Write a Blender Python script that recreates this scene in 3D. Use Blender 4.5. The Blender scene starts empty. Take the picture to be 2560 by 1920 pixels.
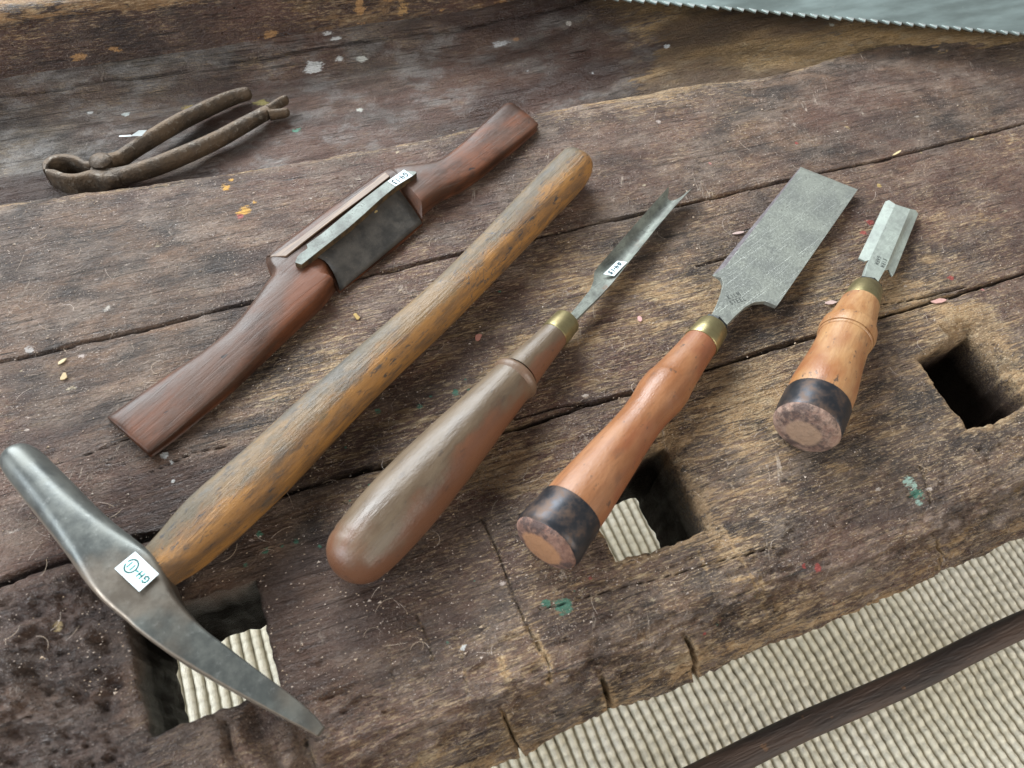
import bpy, bmesh, math, random
import numpy as np
from mathutils import Vector, Matrix
random.seed(7); rng = np.random.default_rng(11)
S = bpy.context.scene; C = S.collection

# ------------------------------------------------------------------ camera
FX = 1852.0; CX, CY = 1280.0, 960.0; HC = 0.35
_X = np.array([7900-CX, -920-CY, FX]); _X /= np.linalg.norm(_X)
_Y = np.array([-150-CX, -2250-CY, FX]); _Y -= _X*(_X@_Y); _Y /= np.linalg.norm(_Y)
_R = np.stack([_X, _Y, np.cross(_X, _Y)])
CAM = np.array([0, 0, HC])
cam = bpy.data.cameras.new('camera'); cob = bpy.data.objects.new('camera', cam); C.objects.link(cob)
cols = [_R@np.array(v, float) for v in ((1,0,0), (0,-1,0), (0,0,-1))]
M4 = Matrix.Identity(4)
for i, c_ in enumerate(cols):
    for j in range(3): M4[j][i] = float(c_[j])
M4.translation = Vector(CAM)
cob.matrix_world = M4
cam.sensor_width = 36.0; cam.lens = 36.0*FX/2560; cam.clip_start = 0.01; cam.clip_end = 50
cam.dof.use_dof = True; cam.dof.focus_distance = 0.47; cam.dof.aperture_fstop = 14.0
S.camera = cob

# ------------------------------------------------------------------ light: a big window to the left and behind, soft room light
W = bpy.data.worlds.new('World'); S.world = W; W.use_nodes = True
W.node_tree.nodes['Background'].inputs[0].default_value = (0.95, 0.97, 1.0, 1)
W.node_tree.nodes['Background'].inputs[1].default_value = 0.17
def area(name, loc, target, sx, sy, power, col):
    l = bpy.data.lights.new(name, 'AREA'); l.shape = 'RECTANGLE'; l.size = sx; l.size_y = sy; l.energy = power; l.color = col
    o = bpy.data.objects.new(name, l); C.objects.link(o); o.location = loc
    o.rotation_euler = (Vector(target)-Vector(loc)).to_track_quat('-Z', 'Y').to_euler()
    return o
area('window_light', (-0.25, 2.05, 1.30), (0.25, 0.3, 0), 2.3, 1.0, 92, (0.92, 0.97, 1.0))
area('side_window_light', (-1.6, 0.10, 0.80), (0.1, 0.2, 0), 0.7, 0.8, 20, (0.86, 0.93, 1.0))
area('room_light', (0.9, -1.5, 1.1), (0.3, 0.0, -0.1), 1.2, 1.0, 19, (1.0, 0.93, 0.83))
S.view_settings.view_transform = 'Standard'; S.view_settings.look = 'None'
S.view_settings.exposure = 0.82; S.view_settings.gamma = 1.0
try: S.view_settings.use_curve_mapping = False
except Exception: pass
S.cycles.max_bounces = 5; S.cycles.use_denoising = True

# ------------------------------------------------------------------ pixel (of the 2560x1920 photograph) to world
def ray(px, py):
    return _R@np.array([px-CX, py-CY, FX])
def at(px, py, z=0.0):
    d = ray(px, py); return CAM + d*((z-HC)/d[2])
def onplane(px, py, P, n):
    d = ray(px, py); return CAM + d*(((P-CAM)@n)/(d@n))
def proj(p):
    q = _R.T@(np.asarray(p)-CAM); return np.array([CX+FX*q[0]/q[2], CY+FX*q[1]/q[2]]), q[2]
def size(px, p):
    return px*proj(p)[1]/FX
def tpar(A, B, px, py):
    ts = np.linspace(-.3, 1.4, 1701); best = None
    pa, _ = proj(A); pb, _ = proj(B); dd = (pb-pa)/np.linalg.norm(pb-pa)
    tgt = (np.array([px, py])-pa)@dd
    val = np.array([(proj(A+(B-A)*t)[0]-pa)@dd for t in ts])
    return float(ts[np.argmin(abs(val-tgt))])
def unit(v): return v/np.linalg.norm(v)

# ------------------------------------------------------------------ numpy noise
_T = rng.random((512, 512))
def vn(x, y, s=0):
    xi = np.floor(x).astype(int); yi = np.floor(y).astype(int)
    fx = x-xi; fy = y-yi; fx = fx*fx*(3-2*fx); fy = fy*fy*(3-2*fy)
    a = lambda i, j: _T[(xi+i+s*37) % 512, (yi+j+s*91) % 512]
    return (a(0,0)*(1-fx)+a(1,0)*fx)*(1-fy)+(a(0,1)*(1-fx)+a(1,1)*fx)*fy
def fbm(x, y, s=0, o=4, g=.5):
    t = 0; a = 1; n = 0
    for k in range(o):
        t = t+a*vn(x*2**k+k*13.7, y*2**k+k*7.3, s+k); n += a; a *= g
    return t/n
def sst(a, b, x):
    t = np.clip((x-a)/(b-a), 0, 1); return t*t*(3-2*t)

# ------------------------------------------------------------------ object helpers
def link(name, me, mat=None, parent=None, smooth=True):
    o = bpy.data.objects.new(name, me); C.objects.link(o)
    if mat:
        me.materials.clear()
        for m in (mat if isinstance(mat, list) else [mat]): me.materials.append(m)
    if parent: o.parent = parent
    if smooth: me.polygons.foreach_set('use_smooth', [True]*len(me.polygons))
    return o
def mesh(name, vs, fs, mat=None, parent=None, smooth=False, sharp=None):
    me = bpy.data.meshes.new(name); me.from_pydata([tuple(map(float, v)) for v in vs], [], [tuple(f) for f in fs]); 
    bm = bmesh.new(); bm.from_mesh(me); bmesh.ops.remove_doubles(bm, verts=bm.verts, dist=1e-6)
    bmesh.ops.recalc_face_normals(bm, faces=bm.faces); bm.to_mesh(me); bm.free(); me.update()
    o = link(name, me, mat, parent, smooth)
    if sharp: me.set_sharp_from_angle(angle=math.radians(sharp))
    return o
def bevel(o, w, seg=2, ang=30):
    m = o.modifiers.new('bevel', 'BEVEL'); m.width = w; m.segments = seg; m.limit_method = 'ANGLE'; m.angle_limit = math.radians(ang)
    return o
def thing(name, label, cat, loc, group=None):
    o = bpy.data.objects.new(name, None); C.objects.link(o); o.empty_display_size = .02
    o.location = [float(v) for v in loc]; o['label'] = label; o['category'] = cat
    if group: o['group'] = group
    return o
def adopt(root):
    """children were modelled in world space: keep them there under the root"""
    for o in C.objects:
        if o.parent is root: o.matrix_parent_inverse = Matrix.Translation(root.location).inverted()
def spline(pts, n):
    """Catmull-Rom through rows of pts"""
    P = np.asarray(pts, float); P = np.vstack([2*P[0]-P[1], P, 2*P[-1]-P[-2]]); out = []
    for i in range(1, len(P)-2):
        for k in range(n):
            t = k/n; a, b, c, d = P[i-1:i+3]
            out.append(.5*((2*b)+(-a+c)*t+(2*a-5*b+4*c-d)*t*t+(-a+3*b-3*c+d)*t**3))
    out.append(P[-2]); return np.array(out)
def rings(R_, cap=True):
    n = len(R_[0]); vs = [p for r in R_ for p in r]; fs = []
    for i in range(len(R_)-1):
        for j in range(n):
            k = (j+1) % n; fs.append((i*n+j, i*n+k, (i+1)*n+k, (i+1)*n+j))
    if cap: fs.append(tuple(range(n))[::-1]); fs.append(tuple((len(R_)-1)*n+j for j in range(n)))
    return vs, fs
def frame(u):
    u = unit(u); l = unit(np.cross([0,0,1.], u)); return u, l, np.cross(u, l)
def lathe(name, A, u, prof, mat, parent, n=56, wob=0, smooth=True, sharp=40, seed=0):
    """prof: (distance along u from A, radius)"""
    u, l, h = frame(u); R_ = []
    for s, r in prof:
        ring = []
        for j in range(n):
            a = 2*math.pi*j/n
            rr = max(r, 1e-5)
            if wob: rr *= 1+wob*(float(fbm(np.array(s*60+seed), np.array(a*1.3+seed*3.1), seed, 3))-.5)*min(1, abs(math.sin(a/2))*3)
            ring.append(A+u*s+(l*math.cos(a)+h*math.sin(a))*rr)
        R_.append(ring)
    vs, fs = rings(R_); o = mesh(name, vs, fs, mat, parent, smooth, sharp); rm = max(r for _, r in prof)
    a_ = o.data.attributes.new('side', 'FLOAT', 'POINT'); b_ = o.data.attributes.new('along', 'FLOAT', 'POINT'); V = np.array([v.co[:] for v in o.data.vertices])-A
    a_.data.foreach_set('value', ((V@l)/rm).astype(np.float32)); b_.data.foreach_set('value', (V@u).astype(np.float32))
    return o
def loft(name, st, mat, parent, n=40, sub=8, sharp=45):
    """st rows: centre xyz, lateral xyz, half width, half height, exponent"""
    Q = spline(st, sub) if sub > 1 else np.asarray(st, float); R_ = []
    for i, q in enumerate(Q):
        c = q[:3]; l = unit(q[3:6]); up = np.array([0,0,1.]); ring = []
        for j in range(n):
            a = 2*math.pi*(j+.5)/n; e = 2/max(q[8], 1.2)
            ca, sa = math.cos(a), math.sin(a)
            ring.append(c+l*q[6]*math.copysign(abs(ca)**e, ca)+up*q[7]*math.copysign(abs(sa)**e, sa))
        R_.append(ring)
    vs, fs = rings(R_); o = mesh(name, vs, fs, mat, parent, True, sharp)
    a = o.data.attributes.new('side', 'FLOAT', 'POINT'); V = np.array([v.co[:] for v in o.data.vertices]); Ca = Q[:, :3]
    k = np.argmin(((V[:, None, :]-Ca[None])**2).sum(-1), 1); a.data.foreach_set('value', (((V-Ca[k])*Q[k, 3:6]).sum(-1)/Q[k, 6]).astype(np.float32))
    return o
def slab(name, poly, nrm, th, mat, parent, bev=0.0003):
    """polygon (3D points, top face) extruded by th against nrm"""
    n = len(poly); vs = list(poly)+[p-nrm*th for p in poly]
    fs = [tuple(range(n)), tuple(range(2*n-1, n-1, -1))]+[(i, (i+1) % n, (i+1) % n+n, i+n) for i in range(n)]
    o = mesh(name, vs, fs, mat, parent, True, 25)
    if bev: bevel(o, bev)
    return o

# ------------------------------------------------------------------ node helper
class N:
    def __init__(s, name, rough=.6, metal=0.0, spec=.5):
        s.m = bpy.data.materials.new(name); s.m.use_nodes = True; s.t = s.m.node_tree; s.b = s.t.nodes['Principled BSDF']
        s.b.inputs['Roughness'].default_value = rough; s.b.inputs['Metallic'].default_value = metal; s.b.inputs['Specular IOR Level'].default_value = spec
        s.tc = s.t.nodes.new('ShaderNodeTexCoord').outputs['Object']
    def _in(s, sock, v):
        if isinstance(v, bpy.types.NodeSocket): s.t.links.new(v, sock)
        elif isinstance(v, (tuple, list)) and len(v) == 3 and sock.type == 'RGBA': sock.default_value = (*v, 1)
        else: sock.default_value = v
    def vec(s, sc=(1,1,1), rot=(0,0,0), loc=(0,0,0), src=None):
        # rotate first, then scale
        m = s.t.nodes.new('ShaderNodeMapping'); m.vector_type = 'POINT'; m.inputs['Rotation'].default_value = rot; s.t.links.new(src or s.tc, m.inputs[0])
        m2 = s.t.nodes.new('ShaderNodeMapping'); m2.inputs['Scale'].default_value = sc; m2.inputs['Location'].default_value = loc
        s.t.links.new(m.outputs[0], m2.inputs[0]); return m2.outputs[0]
    def noise(s, v, scale=1, det=4, rough=.55, dist=0.0, out='Fac'):
        n = s.t.nodes.new('ShaderNodeTexNoise'); s._in(n.inputs['Vector'], v); n.inputs['Scale'].default_value = scale
        n.inputs['Detail'].default_value = det; n.inputs['Roughness'].default_value = rough; n.inputs['Distortion'].default_value = dist
        return n.outputs[out]
    def vor(s, v, scale=1, feat='F1', rnd=1, out='Distance'):
        n = s.t.nodes.new('ShaderNodeTexVoronoi'); n.feature = feat; s._in(n.inputs['Vector'], v); n.inputs['Scale'].default_value = scale
        n.inputs['Randomness'].default_value = rnd; return n.outputs[out]
    def ramp(s, f, a, b, lo=0.0, hi=1.0):
        n = s.t.nodes.new('ShaderNodeMapRange'); n.interpolation_type = 'SMOOTHSTEP'; s._in(n.inputs['Value'], f)
        for k, v in (('From Min', a), ('From Max', b), ('To Min', lo), ('To Max', hi)): s._in(n.inputs[k], v)
        return n.outputs[0]
    def mix(s, f, a, b, mode='MIX'):
        n = s.t.nodes.new('ShaderNodeMix'); n.data_type = 'RGBA'; n.blend_type = mode
        s._in(n.inputs[0], f); s._in(n.inputs[6], a); s._in(n.inputs[7], b); return n.outputs[2]
    def math(s, op, a, b=0.0):
        n = s.t.nodes.new('ShaderNodeMath'); n.operation = op; s._in(n.inputs[0], a); s._in(n.inputs[1], b); return n.outputs[0]
    def mul(s, a, b): return s.math('MULTIPLY', a, b)
    def add(s, a, b): return s.math('ADD', a, b)
    def attr(s, name, out='Fac'):
        n = s.t.nodes.new('ShaderNodeAttribute'); n.attribute_name = name; return n.outputs[out]
    def sep(s, axis='Z', src=None):
        n = s.t.nodes.new('ShaderNodeSeparateXYZ'); s.t.links.new(src or s.tc, n.inputs[0]); return n.outputs[axis]
    def bump(s, h, dist=.001, strength=1.0):
        n = s.t.nodes.new('ShaderNodeBump'); n.inputs['Distance'].default_value = dist; n.inputs['Strength'].default_value = strength
        s._in(n.inputs['Height'], h); s.t.links.new(n.outputs[0], s.b.inputs['Normal'])
    def done(s, col=None, rough=None, metal=None):
        if col is not None: s._in(s.b.inputs['Base Color'], col)
        if rough is not None: s._in(s.b.inputs['Roughness'], rough)
        if metal is not None: s._in(s.b.inputs['Metallic'], metal)
        return s.m

# ------------------------------------------------------------------ the old bench wood
def bench_wood(name, attrs=True, dark=(.032,.021,.015), mid=(.150,.086,.052), ochre=(.42,.265,.125), grey=(.235,.175,.135),
               amount=0.5, dust=1.0, rough0=.5, greyamt=.4):
    m = N(name, .6, 0, .45)
    warp = m.noise(m.vec((7,7,7)), 1, 2)
    g1 = m.vec((44, 400, 260), (0,0,.02)); g2 = m.vec((110, 1000, 700)); g3 = m.vec((16, 70, 60)); 
    big = m.noise(m.vec((9, 14, 12)), 1, 4, .6)
    bl = m.noise(m.vec((26, 60, 50)), 1, 5, .65, .4)
    st = m.noise(g1, 1, 6, .68, .8)
    fine = m.noise(g2, 1, 4, .7, .5)
    col = m.mix(m.ramp(bl, .34, .68), dark, mid)
    # reddish brown old varnish against grey brown dirt
    col = m.mix(m.mul(m.ramp(m.noise(m.vec((5,6,6), loc=(3,1,2)), 1, 4), .40, .60), .7), col, (.115,.052,.034))
    gm = m.mul(m.ramp(m.noise(m.vec((30,46,40), loc=(1,5,2)), 1, 7, .72), .44, .66), greyamt)
    if attrs: gm = m.mul(gm, m.add(m.attr('pale'), .5))
    col = m.mix(gm, col, grey)
    # streaks where the dark skin is worn through to the ochre wood
    wear = m.attr('ochre') if attrs else m.ramp(big, .35, .65)
    thr = m.math('SUBTRACT', .72, m.mul(wear, .30*amount*2))
    sm = m.ramp(m.add(m.mul(st, .62), m.mul(bl, .42)), thr, m.add(thr, .10))
    sc = m.mix(m.noise(g3, 1, 3), ochre, (.29,.19,.10))
    sc = m.mix(m.mul(m.ramp(m.noise(m.vec((60,160,100), loc=(9,2,1)), 1, 4, .6), .5, .7), .6), sc, (.50,.39,.24))
    col = m.mix(m.mul(sm, .9), col, sc)
    # thin dark fissures of the grain
    fi = m.ramp(m.noise(m.vec((26, 900, 500), loc=(2,7,1)), 1, 5, .7, .6), .30, .44, 1.0, 0.0)
    col = m.mix(m.mul(fi, .72), col, (.012,.009,.007))
    fi2 = m.ramp(m.noise(m.vec((9, 420, 300), loc=(4,1,1)), 1, 4, .6, .8), .27, .34, 1.0, 0.0)
    col = m.mix(m.mul(fi2, .85), col, (.009,.007,.006))
    # worm and dirt pits
    pit = m.ramp(m.vor(m.vec((90, 170, 120)), 1), .03, .11, 1.0, 0.0)
    pit = m.mul(pit, m.ramp(m.noise(m.vec((22,22,22), loc=(7,7,1)), 1, 3), .56, .66))
    col = m.mix(m.mul(pit, .9), col, (.010,.008,.007))
    # dust, crumbs and scuffs
    d1 = m.ramp(m.vor(m.vec((620, 620, 620)), 1), .10, .24, 1.0, 0.0)
    d1 = m.mul(d1, m.ramp(m.noise(m.vec((45,60,60), loc=(3,3,9)), 1, 5, .7), .50, .68))
    d2 = m.ramp(m.vor(m.vec((230, 260, 260), loc=(5,1,1)), 1), .07, .15, 1.0, 0.0)
    d2 = m.mul(d2, m.ramp(m.noise(m.vec((16,22,20), loc=(8,3,9)), 1, 4, .7), .50, .62))
    f1 = m.math('ABSOLUTE', m.math('SUBTRACT', m.noise(m.vec((90,110,100), loc=(5,6,1)), 1, 5, .65, 2.5), .5))
    f1 = m.mul(m.ramp(f1, .003, .014, 1.0, 0.0), m.ramp(m.noise(m.vec((20,24,20), loc=(1,9,9)), 1, 5, .7), .50, .64))
    x1 = m.math('ABSOLUTE', m.math('SUBTRACT', m.noise(m.vec((150,18,60), (0,0,.35), (2,6,1)), 1, 2, .5, .4), .5))
    x1 = m.mul(m.ramp(x1, .002, .010, 1.0, 0.0), m.ramp(m.noise(m.vec((26,26,20), loc=(1,19,9)), 1, 4, .7), .54, .62))
    f2 = m.math('ABSOLUTE', m.math('SUBTRACT', m.noise(m.vec((34,26,30), loc=(5,16,1)), 1, 3, .5, 1.2), .5))
    f2 = m.mul(m.ramp(f2, .001, .005, 1.0, 0.0), m.ramp(m.noise(m.vec((14,14,20), loc=(11,9,9)), 1, 5, .7), .50, .60))
    dd = m.math('MAXIMUM', m.math('MAXIMUM', d1, m.mul(d2, .9)), m.math('MAXIMUM', m.mul(f1, .75), m.math('MAXIMUM', m.mul(f2, .5), m.mul(x1, .6))))
    if attrs: dd = m.mul(dd, m.add(m.attr('pale'), .35))
    col = m.mix(m.mul(dd, .75*dust), col, (.46,.38,.31))
    sm2 = m.ramp(m.noise(m.vec((55,75,60), loc=(21,6,3)), 1, 6, .75), .56, .70)
    col = m.mix(m.mul(sm2, .35*dust), col, (.34,.26,.21))
    bd = m.ramp(m.noise(m.vec((11, 24, 20), loc=(31,5,2)), 1, 5, .6, .6), .47, .62)
    col = m.mix(m.mul(bd, .62), col, m.mix(.35, (.020,.014,.012), col))
    # fine mottling: pores pores, crumbs and short worn fibres
    hf = m.noise(m.vec((520, 760, 760), loc=(3,2,8)), 1, 3, .75)
    col = m.mix(m.ramp(hf, .34, .52, .78, 0.0), col, m.mix(.5, col, (.006,.005,.004)))
    fl = m.ramp(m.noise(m.vec((170, 1000, 900), loc=(1,7,2)), 1, 4, .7, .3), .52, .62)
    fl = m.mul(fl, m.ramp(m.add(m.mul(bl, .6), m.mul(wear, .35)), .30, .62))
    col = m.mix(m.mul(fl, .75), col, m.mix(.5, sc, (.55,.43,.27)))
    sp = m.ramp(m.noise(m.vec((900, 1100, 1000), loc=(5,7,2)), 1, 2, .6), .62, .72)
    sp = m.mul(sp, m.ramp(m.noise(m.vec((28,36,30), loc=(2,17,5)), 1, 5, .7),   .38, .56))
    col = m.mix(m.mul(sp, .85*dust), col, (.48,.40,.34))
    if attrs:
        col = m.mix(m.mul(m.attr('stain_shade'), .8), col, m.mix(bl, (.020,.012,.011), (.060,.030,.022)))
        pa = m.t.nodes.new('ShaderNodeAttribute'); pa.attribute_name = 'paint'
        edge = m.ramp(m.add(pa.outputs['Alpha'], m.mul(m.math('SUBTRACT', m.noise(m.vec((260,520,400)), 1, 6, .8), .5), 2.6)), .40, .62)
        col = m.mix(m.mul(edge, .88), col, pa.outputs['Color'])
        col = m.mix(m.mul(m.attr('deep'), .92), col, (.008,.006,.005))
    h = m.add(m.add(m.mul(st, .5), m.mul(fine, .35)), m.mul(m.noise(m.vec((240,300,300)), 1, 5, .7), .5))
    h = m.math('SUBTRACT', h, m.add(m.mul(fi, .5), m.add(m.mul(fi2, .9), m.mul(pit, 1.4)))); h = m.add(h, m.mul(dd, .25)); h = m.math('SUBTRACT', h, m.mul(sm, .25))
    m.bump(m.add(h, m.mul(hf, .8)), .0026, 1.0)
    r = m.add(m.mul(m.noise(m.vec((40,90,60), loc=(9,9,3)), 1, 5, .7), .5), rough0-.26)
    r = m.add(r, m.mul(sm, .2)); r = m.add(r, m.mul(dd, .3))
    if attrs:
        r = m.math('SUBTRACT', r, m.mul(m.attr('stain_shade'), .12))
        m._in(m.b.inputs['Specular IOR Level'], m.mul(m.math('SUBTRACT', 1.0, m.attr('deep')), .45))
    return m.done(col, r)
M_bench = bench_wood('worn_bench_wood')
M_tray = bench_wood('worn_tray_wood', True, (.040,.034,.030), (.14,.115,.092), (.44,.27,.095), (.25,.235,.22), .6, .5, .40, .55)
M_rail = bench_wood('dark_rail_wood', True, (.026,.014,.011), (.085,.042,.027), (.38,.20,.075), (.14,.10,.08), .5, .5, .42, .3)

# ------------------------------------------------------------------ the worn plank of the workbench: a dense sheet shaped by numpy
YB, YF, TH = 0.404, 0.058, 0.062
def qd(x, y): return at(x*2560/2212, y*2560/2212)     # points read off the 2212 px wide view
HOLES = [[(312,1553),(638,1447),(652,1505),(700,1716),(612,1752),(470,1806),(373,1844),(340,1690)],
         [(1440,1185),(1666,1111),(1735,1235),(1776,1319),(1712,1349),(1542,1402),(1495,1315)],
         [(2297,897),(2350,866),(2442,822),(2520,905),(2592,990),(2560,1016),(2490,1056),(2425,1069),(2350,978)]]
HOLES = [[at(*p)[:2] for p in h] for h in HOLES]
def ragged(poly, k):
    out = []; n = len(poly); g = np.random.default_rng(k)
    for i in range(n):
        a = np.array(poly[i]); b = np.array(poly[(i+1) % n]); m_ = max(1, int(np.linalg.norm(b-a)/.003)); nv_ = np.array([-(b-a)[1], (b-a)[0]])/np.linalg.norm(b-a)
        for j in range(m_): out.append(a+(b-a)*j/m_+nv_*g.normal(0, .00045))
    return out
RAW = HOLES; HOLES = [ragged(h_, i+5) for i, h_ in enumerate(HOLES)]
def inside(poly, x, y):
    r = np.zeros(x.shape, bool); n = len(poly)
    for i in range(n):
        x1, y1 = poly[i]; x2, y2 = poly[(i+1) % n]
        c = ((y1 > y) != (y2 > y)) & (x < (x2-x1)*(y-y1)/((y2-y1) if y2 != y1 else 1e-12)+x1); r ^= c
    return r
def pdist(poly, x, y):
    best = np.full(x.shape, 9.); bx = x.copy(); by = y.copy(); n = len(poly)
    for i in range(n):
        a = np.array(poly[i]); b = np.array(poly[(i+1) % n]); ab = b-a
        t = np.clip(((x-a[0])*ab[0]+(y-a[1])*ab[1])/(ab@ab), 0, 1)
        qx, qy = a[0]+t*ab[0], a[1]+t*ab[1]; d = np.hypot(x-qx, y-qy); k = d < best
        best[k] = d[k]; bx[k] = qx[k]; by[k] = qy[k]
    return best, bx, by
def sdist(poly, x, y):     # distance to an open polyline
    best = np.full(x.shape, 9.)
    for i in range(len(poly)-1):
        a = np.array(poly[i]); b = np.array(poly[i+1]); ab = b-a
        t = np.clip(((x-a[0])*ab[0]+(y-a[1])*ab[1])/(ab@ab), 0, 1)
        best = np.minimum(best, np.hypot(x-a[0]-t*ab[0], y-a[1]-t*ab[1]))
    return best
class Paint:
    def __init__(s, shape): s.c = np.zeros(shape+(4,))
    def put(s, d, r, col, soft=.5, amp=1.0):
        a = amp*np.clip(1-d/r, 0, 1)**soft
        k = a > s.c[..., 3]; s.c[k, :3] = col; s.c[..., 3] = np.maximum(s.c[..., 3], a)
def grid_object(name, P, keep, mat, attrs, parent, extra=None):
    ny, nx = P.shape[:2]; idx = np.arange(ny*nx).reshape(ny, nx)
    f = np.stack([idx[:-1,:-1], idx[:-1,1:], idx[1:,1:], idx[1:,:-1]], -1)[keep]
    vs = P.reshape(-1, 3); f = f.reshape(-1, 4)
    at_ = {k: v.reshape(ny*nx, -1) for k, v in attrs.items()}
    if extra is not None: vs, f, at_ = extra(vs, f, at_)
    used = np.zeros(len(vs), bool); used[f.ravel()] = True; remap = np.cumsum(used)-1
    vs = vs[used]; f = remap[f]
    me = bpy.data.meshes.new(name); me.vertices.add(len(vs)); me.vertices.foreach_set('co', vs.astype(np.float32).ravel())
    me.loops.add(f.size); me.loops.foreach_set('vertex_index', f.astype(np.int32).ravel())
    me.polygons.add(len(f)); me.polygons.foreach_set('loop_start', np.arange(0, f.size, 4, dtype=np.int32)); me.polygons.foreach_set('loop_total', np.full(len(f), 4, dtype=np.int32))
    me.update(); me.validate()
    for k, v in at_.items():
        v = v[used]
        if v.shape[1] == 1: a = me.attributes.new(k, 'FLOAT', 'POINT'); a.data.foreach_set('value', v.astype(np.float32).ravel())
        else: a = me.attributes.new(k, 'FLOAT_COLOR', 'POINT'); a.data.foreach_set('color', v.astype(np.float32).ravel())
    return link(name, me, mat, parent, True)

bench = thing('workbench', 'old dark cracked wooden workbench with square mortise holes and a sunken tray', 'workbench', (0.25, 0.2, -.0))
xs = np.concatenate([np.arange(-.42, -.16, .004), np.arange(-.16, .70, .0009), np.arange(.70, 1.0, .004)])
# profile, from the tray side over the top and round the nose to the underside
prof = []
for z in np.arange(-.045, -.004, .003): prof.append((YB+.002, z, 0, 1, 0))
for a in np.linspace(0, 90, 6): prof.append((YB-.002+.004*math.cos(math.radians(a)), -.004+.004*math.sin(math.radians(a)), math.sin(math.radians(a)), math.cos(math.radians(a)), 0))
for y in np.arange(YB-.0029, YF, -.0008): prof.append((y, 0, 1, 0, 0))
for a in np.linspace(0, 100, 62):
    r = math.radians(a); prof.append((YF-.036*math.sin(r), -.034+.034*math.cos(r), math.cos(r), -math.sin(r), a/100))
for z in np.arange(-.041, -.062, -.0008): prof.append((YF-.0355+(-.041-z)*.12, z, 0, -1, 1.0))
for k in range(5): prof.append((YF-.033+k*.004, -.062-.001*(k > 0), -1, 0, 1.0))
prof = np.array(prof)
X, IY = np.meshgrid(xs, np.arange(len(prof))); Yp = prof[IY, 0]; Zp = prof[IY, 1]; NZ = prof[IY, 2]; NY = prof[IY, 3]; NO = prof[IY, 4]
sarc = np.concatenate([[0], np.cumsum(np.hypot(np.diff(prof[:,0]), np.diff(prof[:,1])))]); SS = sarc[IY]      # arc coordinate
top = (NO == 0)
h = np.zeros(X.shape)
h += (fbm(X*7, Yp*9, 1, 3)-.5)*.0040+(fbm(X*30, SS*70, 2, 4)-.5)*.0016+(fbm(X*70, SS*520, 3, 3)-.5)*.0011+(fbm(X*260, SS*420, 13, 3)-.5)*.0006
nose = sst(.0, .35, NO)*1.0
h += nose*((fbm(X*22, SS*60, 5, 4, .6)-.5)*.0085+(fbm(X*75, SS*260, 6, 4, .6)-.5)*.0060)+nose*np.clip(fbm(X*50, SS*150, 15, 4, .6)-.55, 0, 1)*-.016
fr = sst(.115, .05, Yp)*(1-nose)
h += fr*((fbm(X*60, SS*90, 7, 4, .6)-.5)*.0034)-fr*np.clip(fbm(X*70, SS*200, 16, 4, .6)-.58, 0, 1)*.010
deep = np.zeros(X.shape); ochre = np.zeros(X.shape); pale = np.ones(X.shape); stain_shade = np.zeros(X.shape); paint = Paint(X.shape)
# long cracks that follow the grain
def crack(pts, w, dep, wob=.0012, seed=0, dark=1.0):
    global h, deep
    P = np.array([qd(*p)[:2] for p in pts]); o = np.argsort(P[:,0]); P = P[o]
    yc = np.interp(X, P[:,0], P[:,1])+(fbm(X*30, X*0+seed, seed, 4)-.5)*wob*2
    ww = w*(.55+1.0*fbm(X*45, X*0+seed+5, seed+3, 3)); end = sst(P[0,0]-.002, P[0,0]+.012, X)*sst(P[-1,0]+.002, P[-1,0]-.012, X)
    d = abs(Yp-yc); k = np.clip(1-d/np.maximum(ww*end, 1e-6), 0, 1)*(end > .02)*top
    h -= dep*k**.6; deep = np.maximum(deep, sst(.05, .7, k)*dark)
    lip = np.clip(1-d/(ww*end*3.2+1e-6), 0, 1)*end*top; h -= .0004*lip
crack([(-200,820),(0,783),(330,708),(545,655),(920,568),(1250,490),(1480,437),(1700,390),(1900,345),(2212,268),(2500,200)], .0011, .0045, seed=1)
crack([(-200,1320),(0,1255),(150,1205),(350,1150),(640,1058),(900,985),(1210,895),(1560,785),(1760,725),(1880,690),(2212,588),(2500,500)], .0013, .0055, seed=2)
crack([(-100,1300),(60,1235),(170,1200),(330,1155),(360,1148)], .0022, .007, seed=3)
crack([(1110,905),(1200,880),(1290,868)], .0007, .002, seed=4); crack([(600,1075),(700,1042),(820,1000)], .0015, .004, seed=5)
crack([(700,1070),(860,1120),(1000,1060)], .0004, .0015, .003, seed=6); crack([(1500,575),(1600,548),(1720,530)], .0005, .0015, seed=7)
crack([(300,1030),(420,980),(520,960)], .0004, .0012, seed=8); crack([(1870,660),(2000,640),(2100,615)], .0005, .002, seed=9)
crack([(1150,1320),(1400,1255),(1700,1180)], .0004, .0012, .002, seed=10); crack([(100,1010),(250,955),(330,925)], .0005, .0012, seed=12)
# cross cuts of saw and chisel on the front edge
def cut(pts, w, dep, dark=.9, pal=.0):
    global h, deep, ochre, pale
    P = [qd(*p)[:2] for p in pts]; yy = YF-(SS-sarc[np.argmax(prof[:,4] > 0)])  # unrolled coordinate over the nose
    yy = np.where(top, Yp, yy); d = sdist(P, X, yy+(fbm(X*90, yy*90, 4, 3)-.5)*.0008)
    k = np.clip(1-d/w, 0, 1); h -= dep*k**.7; deep = np.maximum(deep, dark*sst(.35, .9, k))
    pale = pale+pal*np.clip(1-d/(w*3), 0, 1); ochre = ochre+pal*.5*np.clip(1-d/(w*3), 0, 1)
cut([(1040,1120),(1075,1190),(1110,1290),(1140,1355),(1165,1400)], .0010, .0022, .75, .5)
cut([(900,1330),(925,1380),(935,1430)], .0008, .0012, .5, .8); cut([(1080,1420),(1100,1480)], .0009, .0010, .3, .8)
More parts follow.
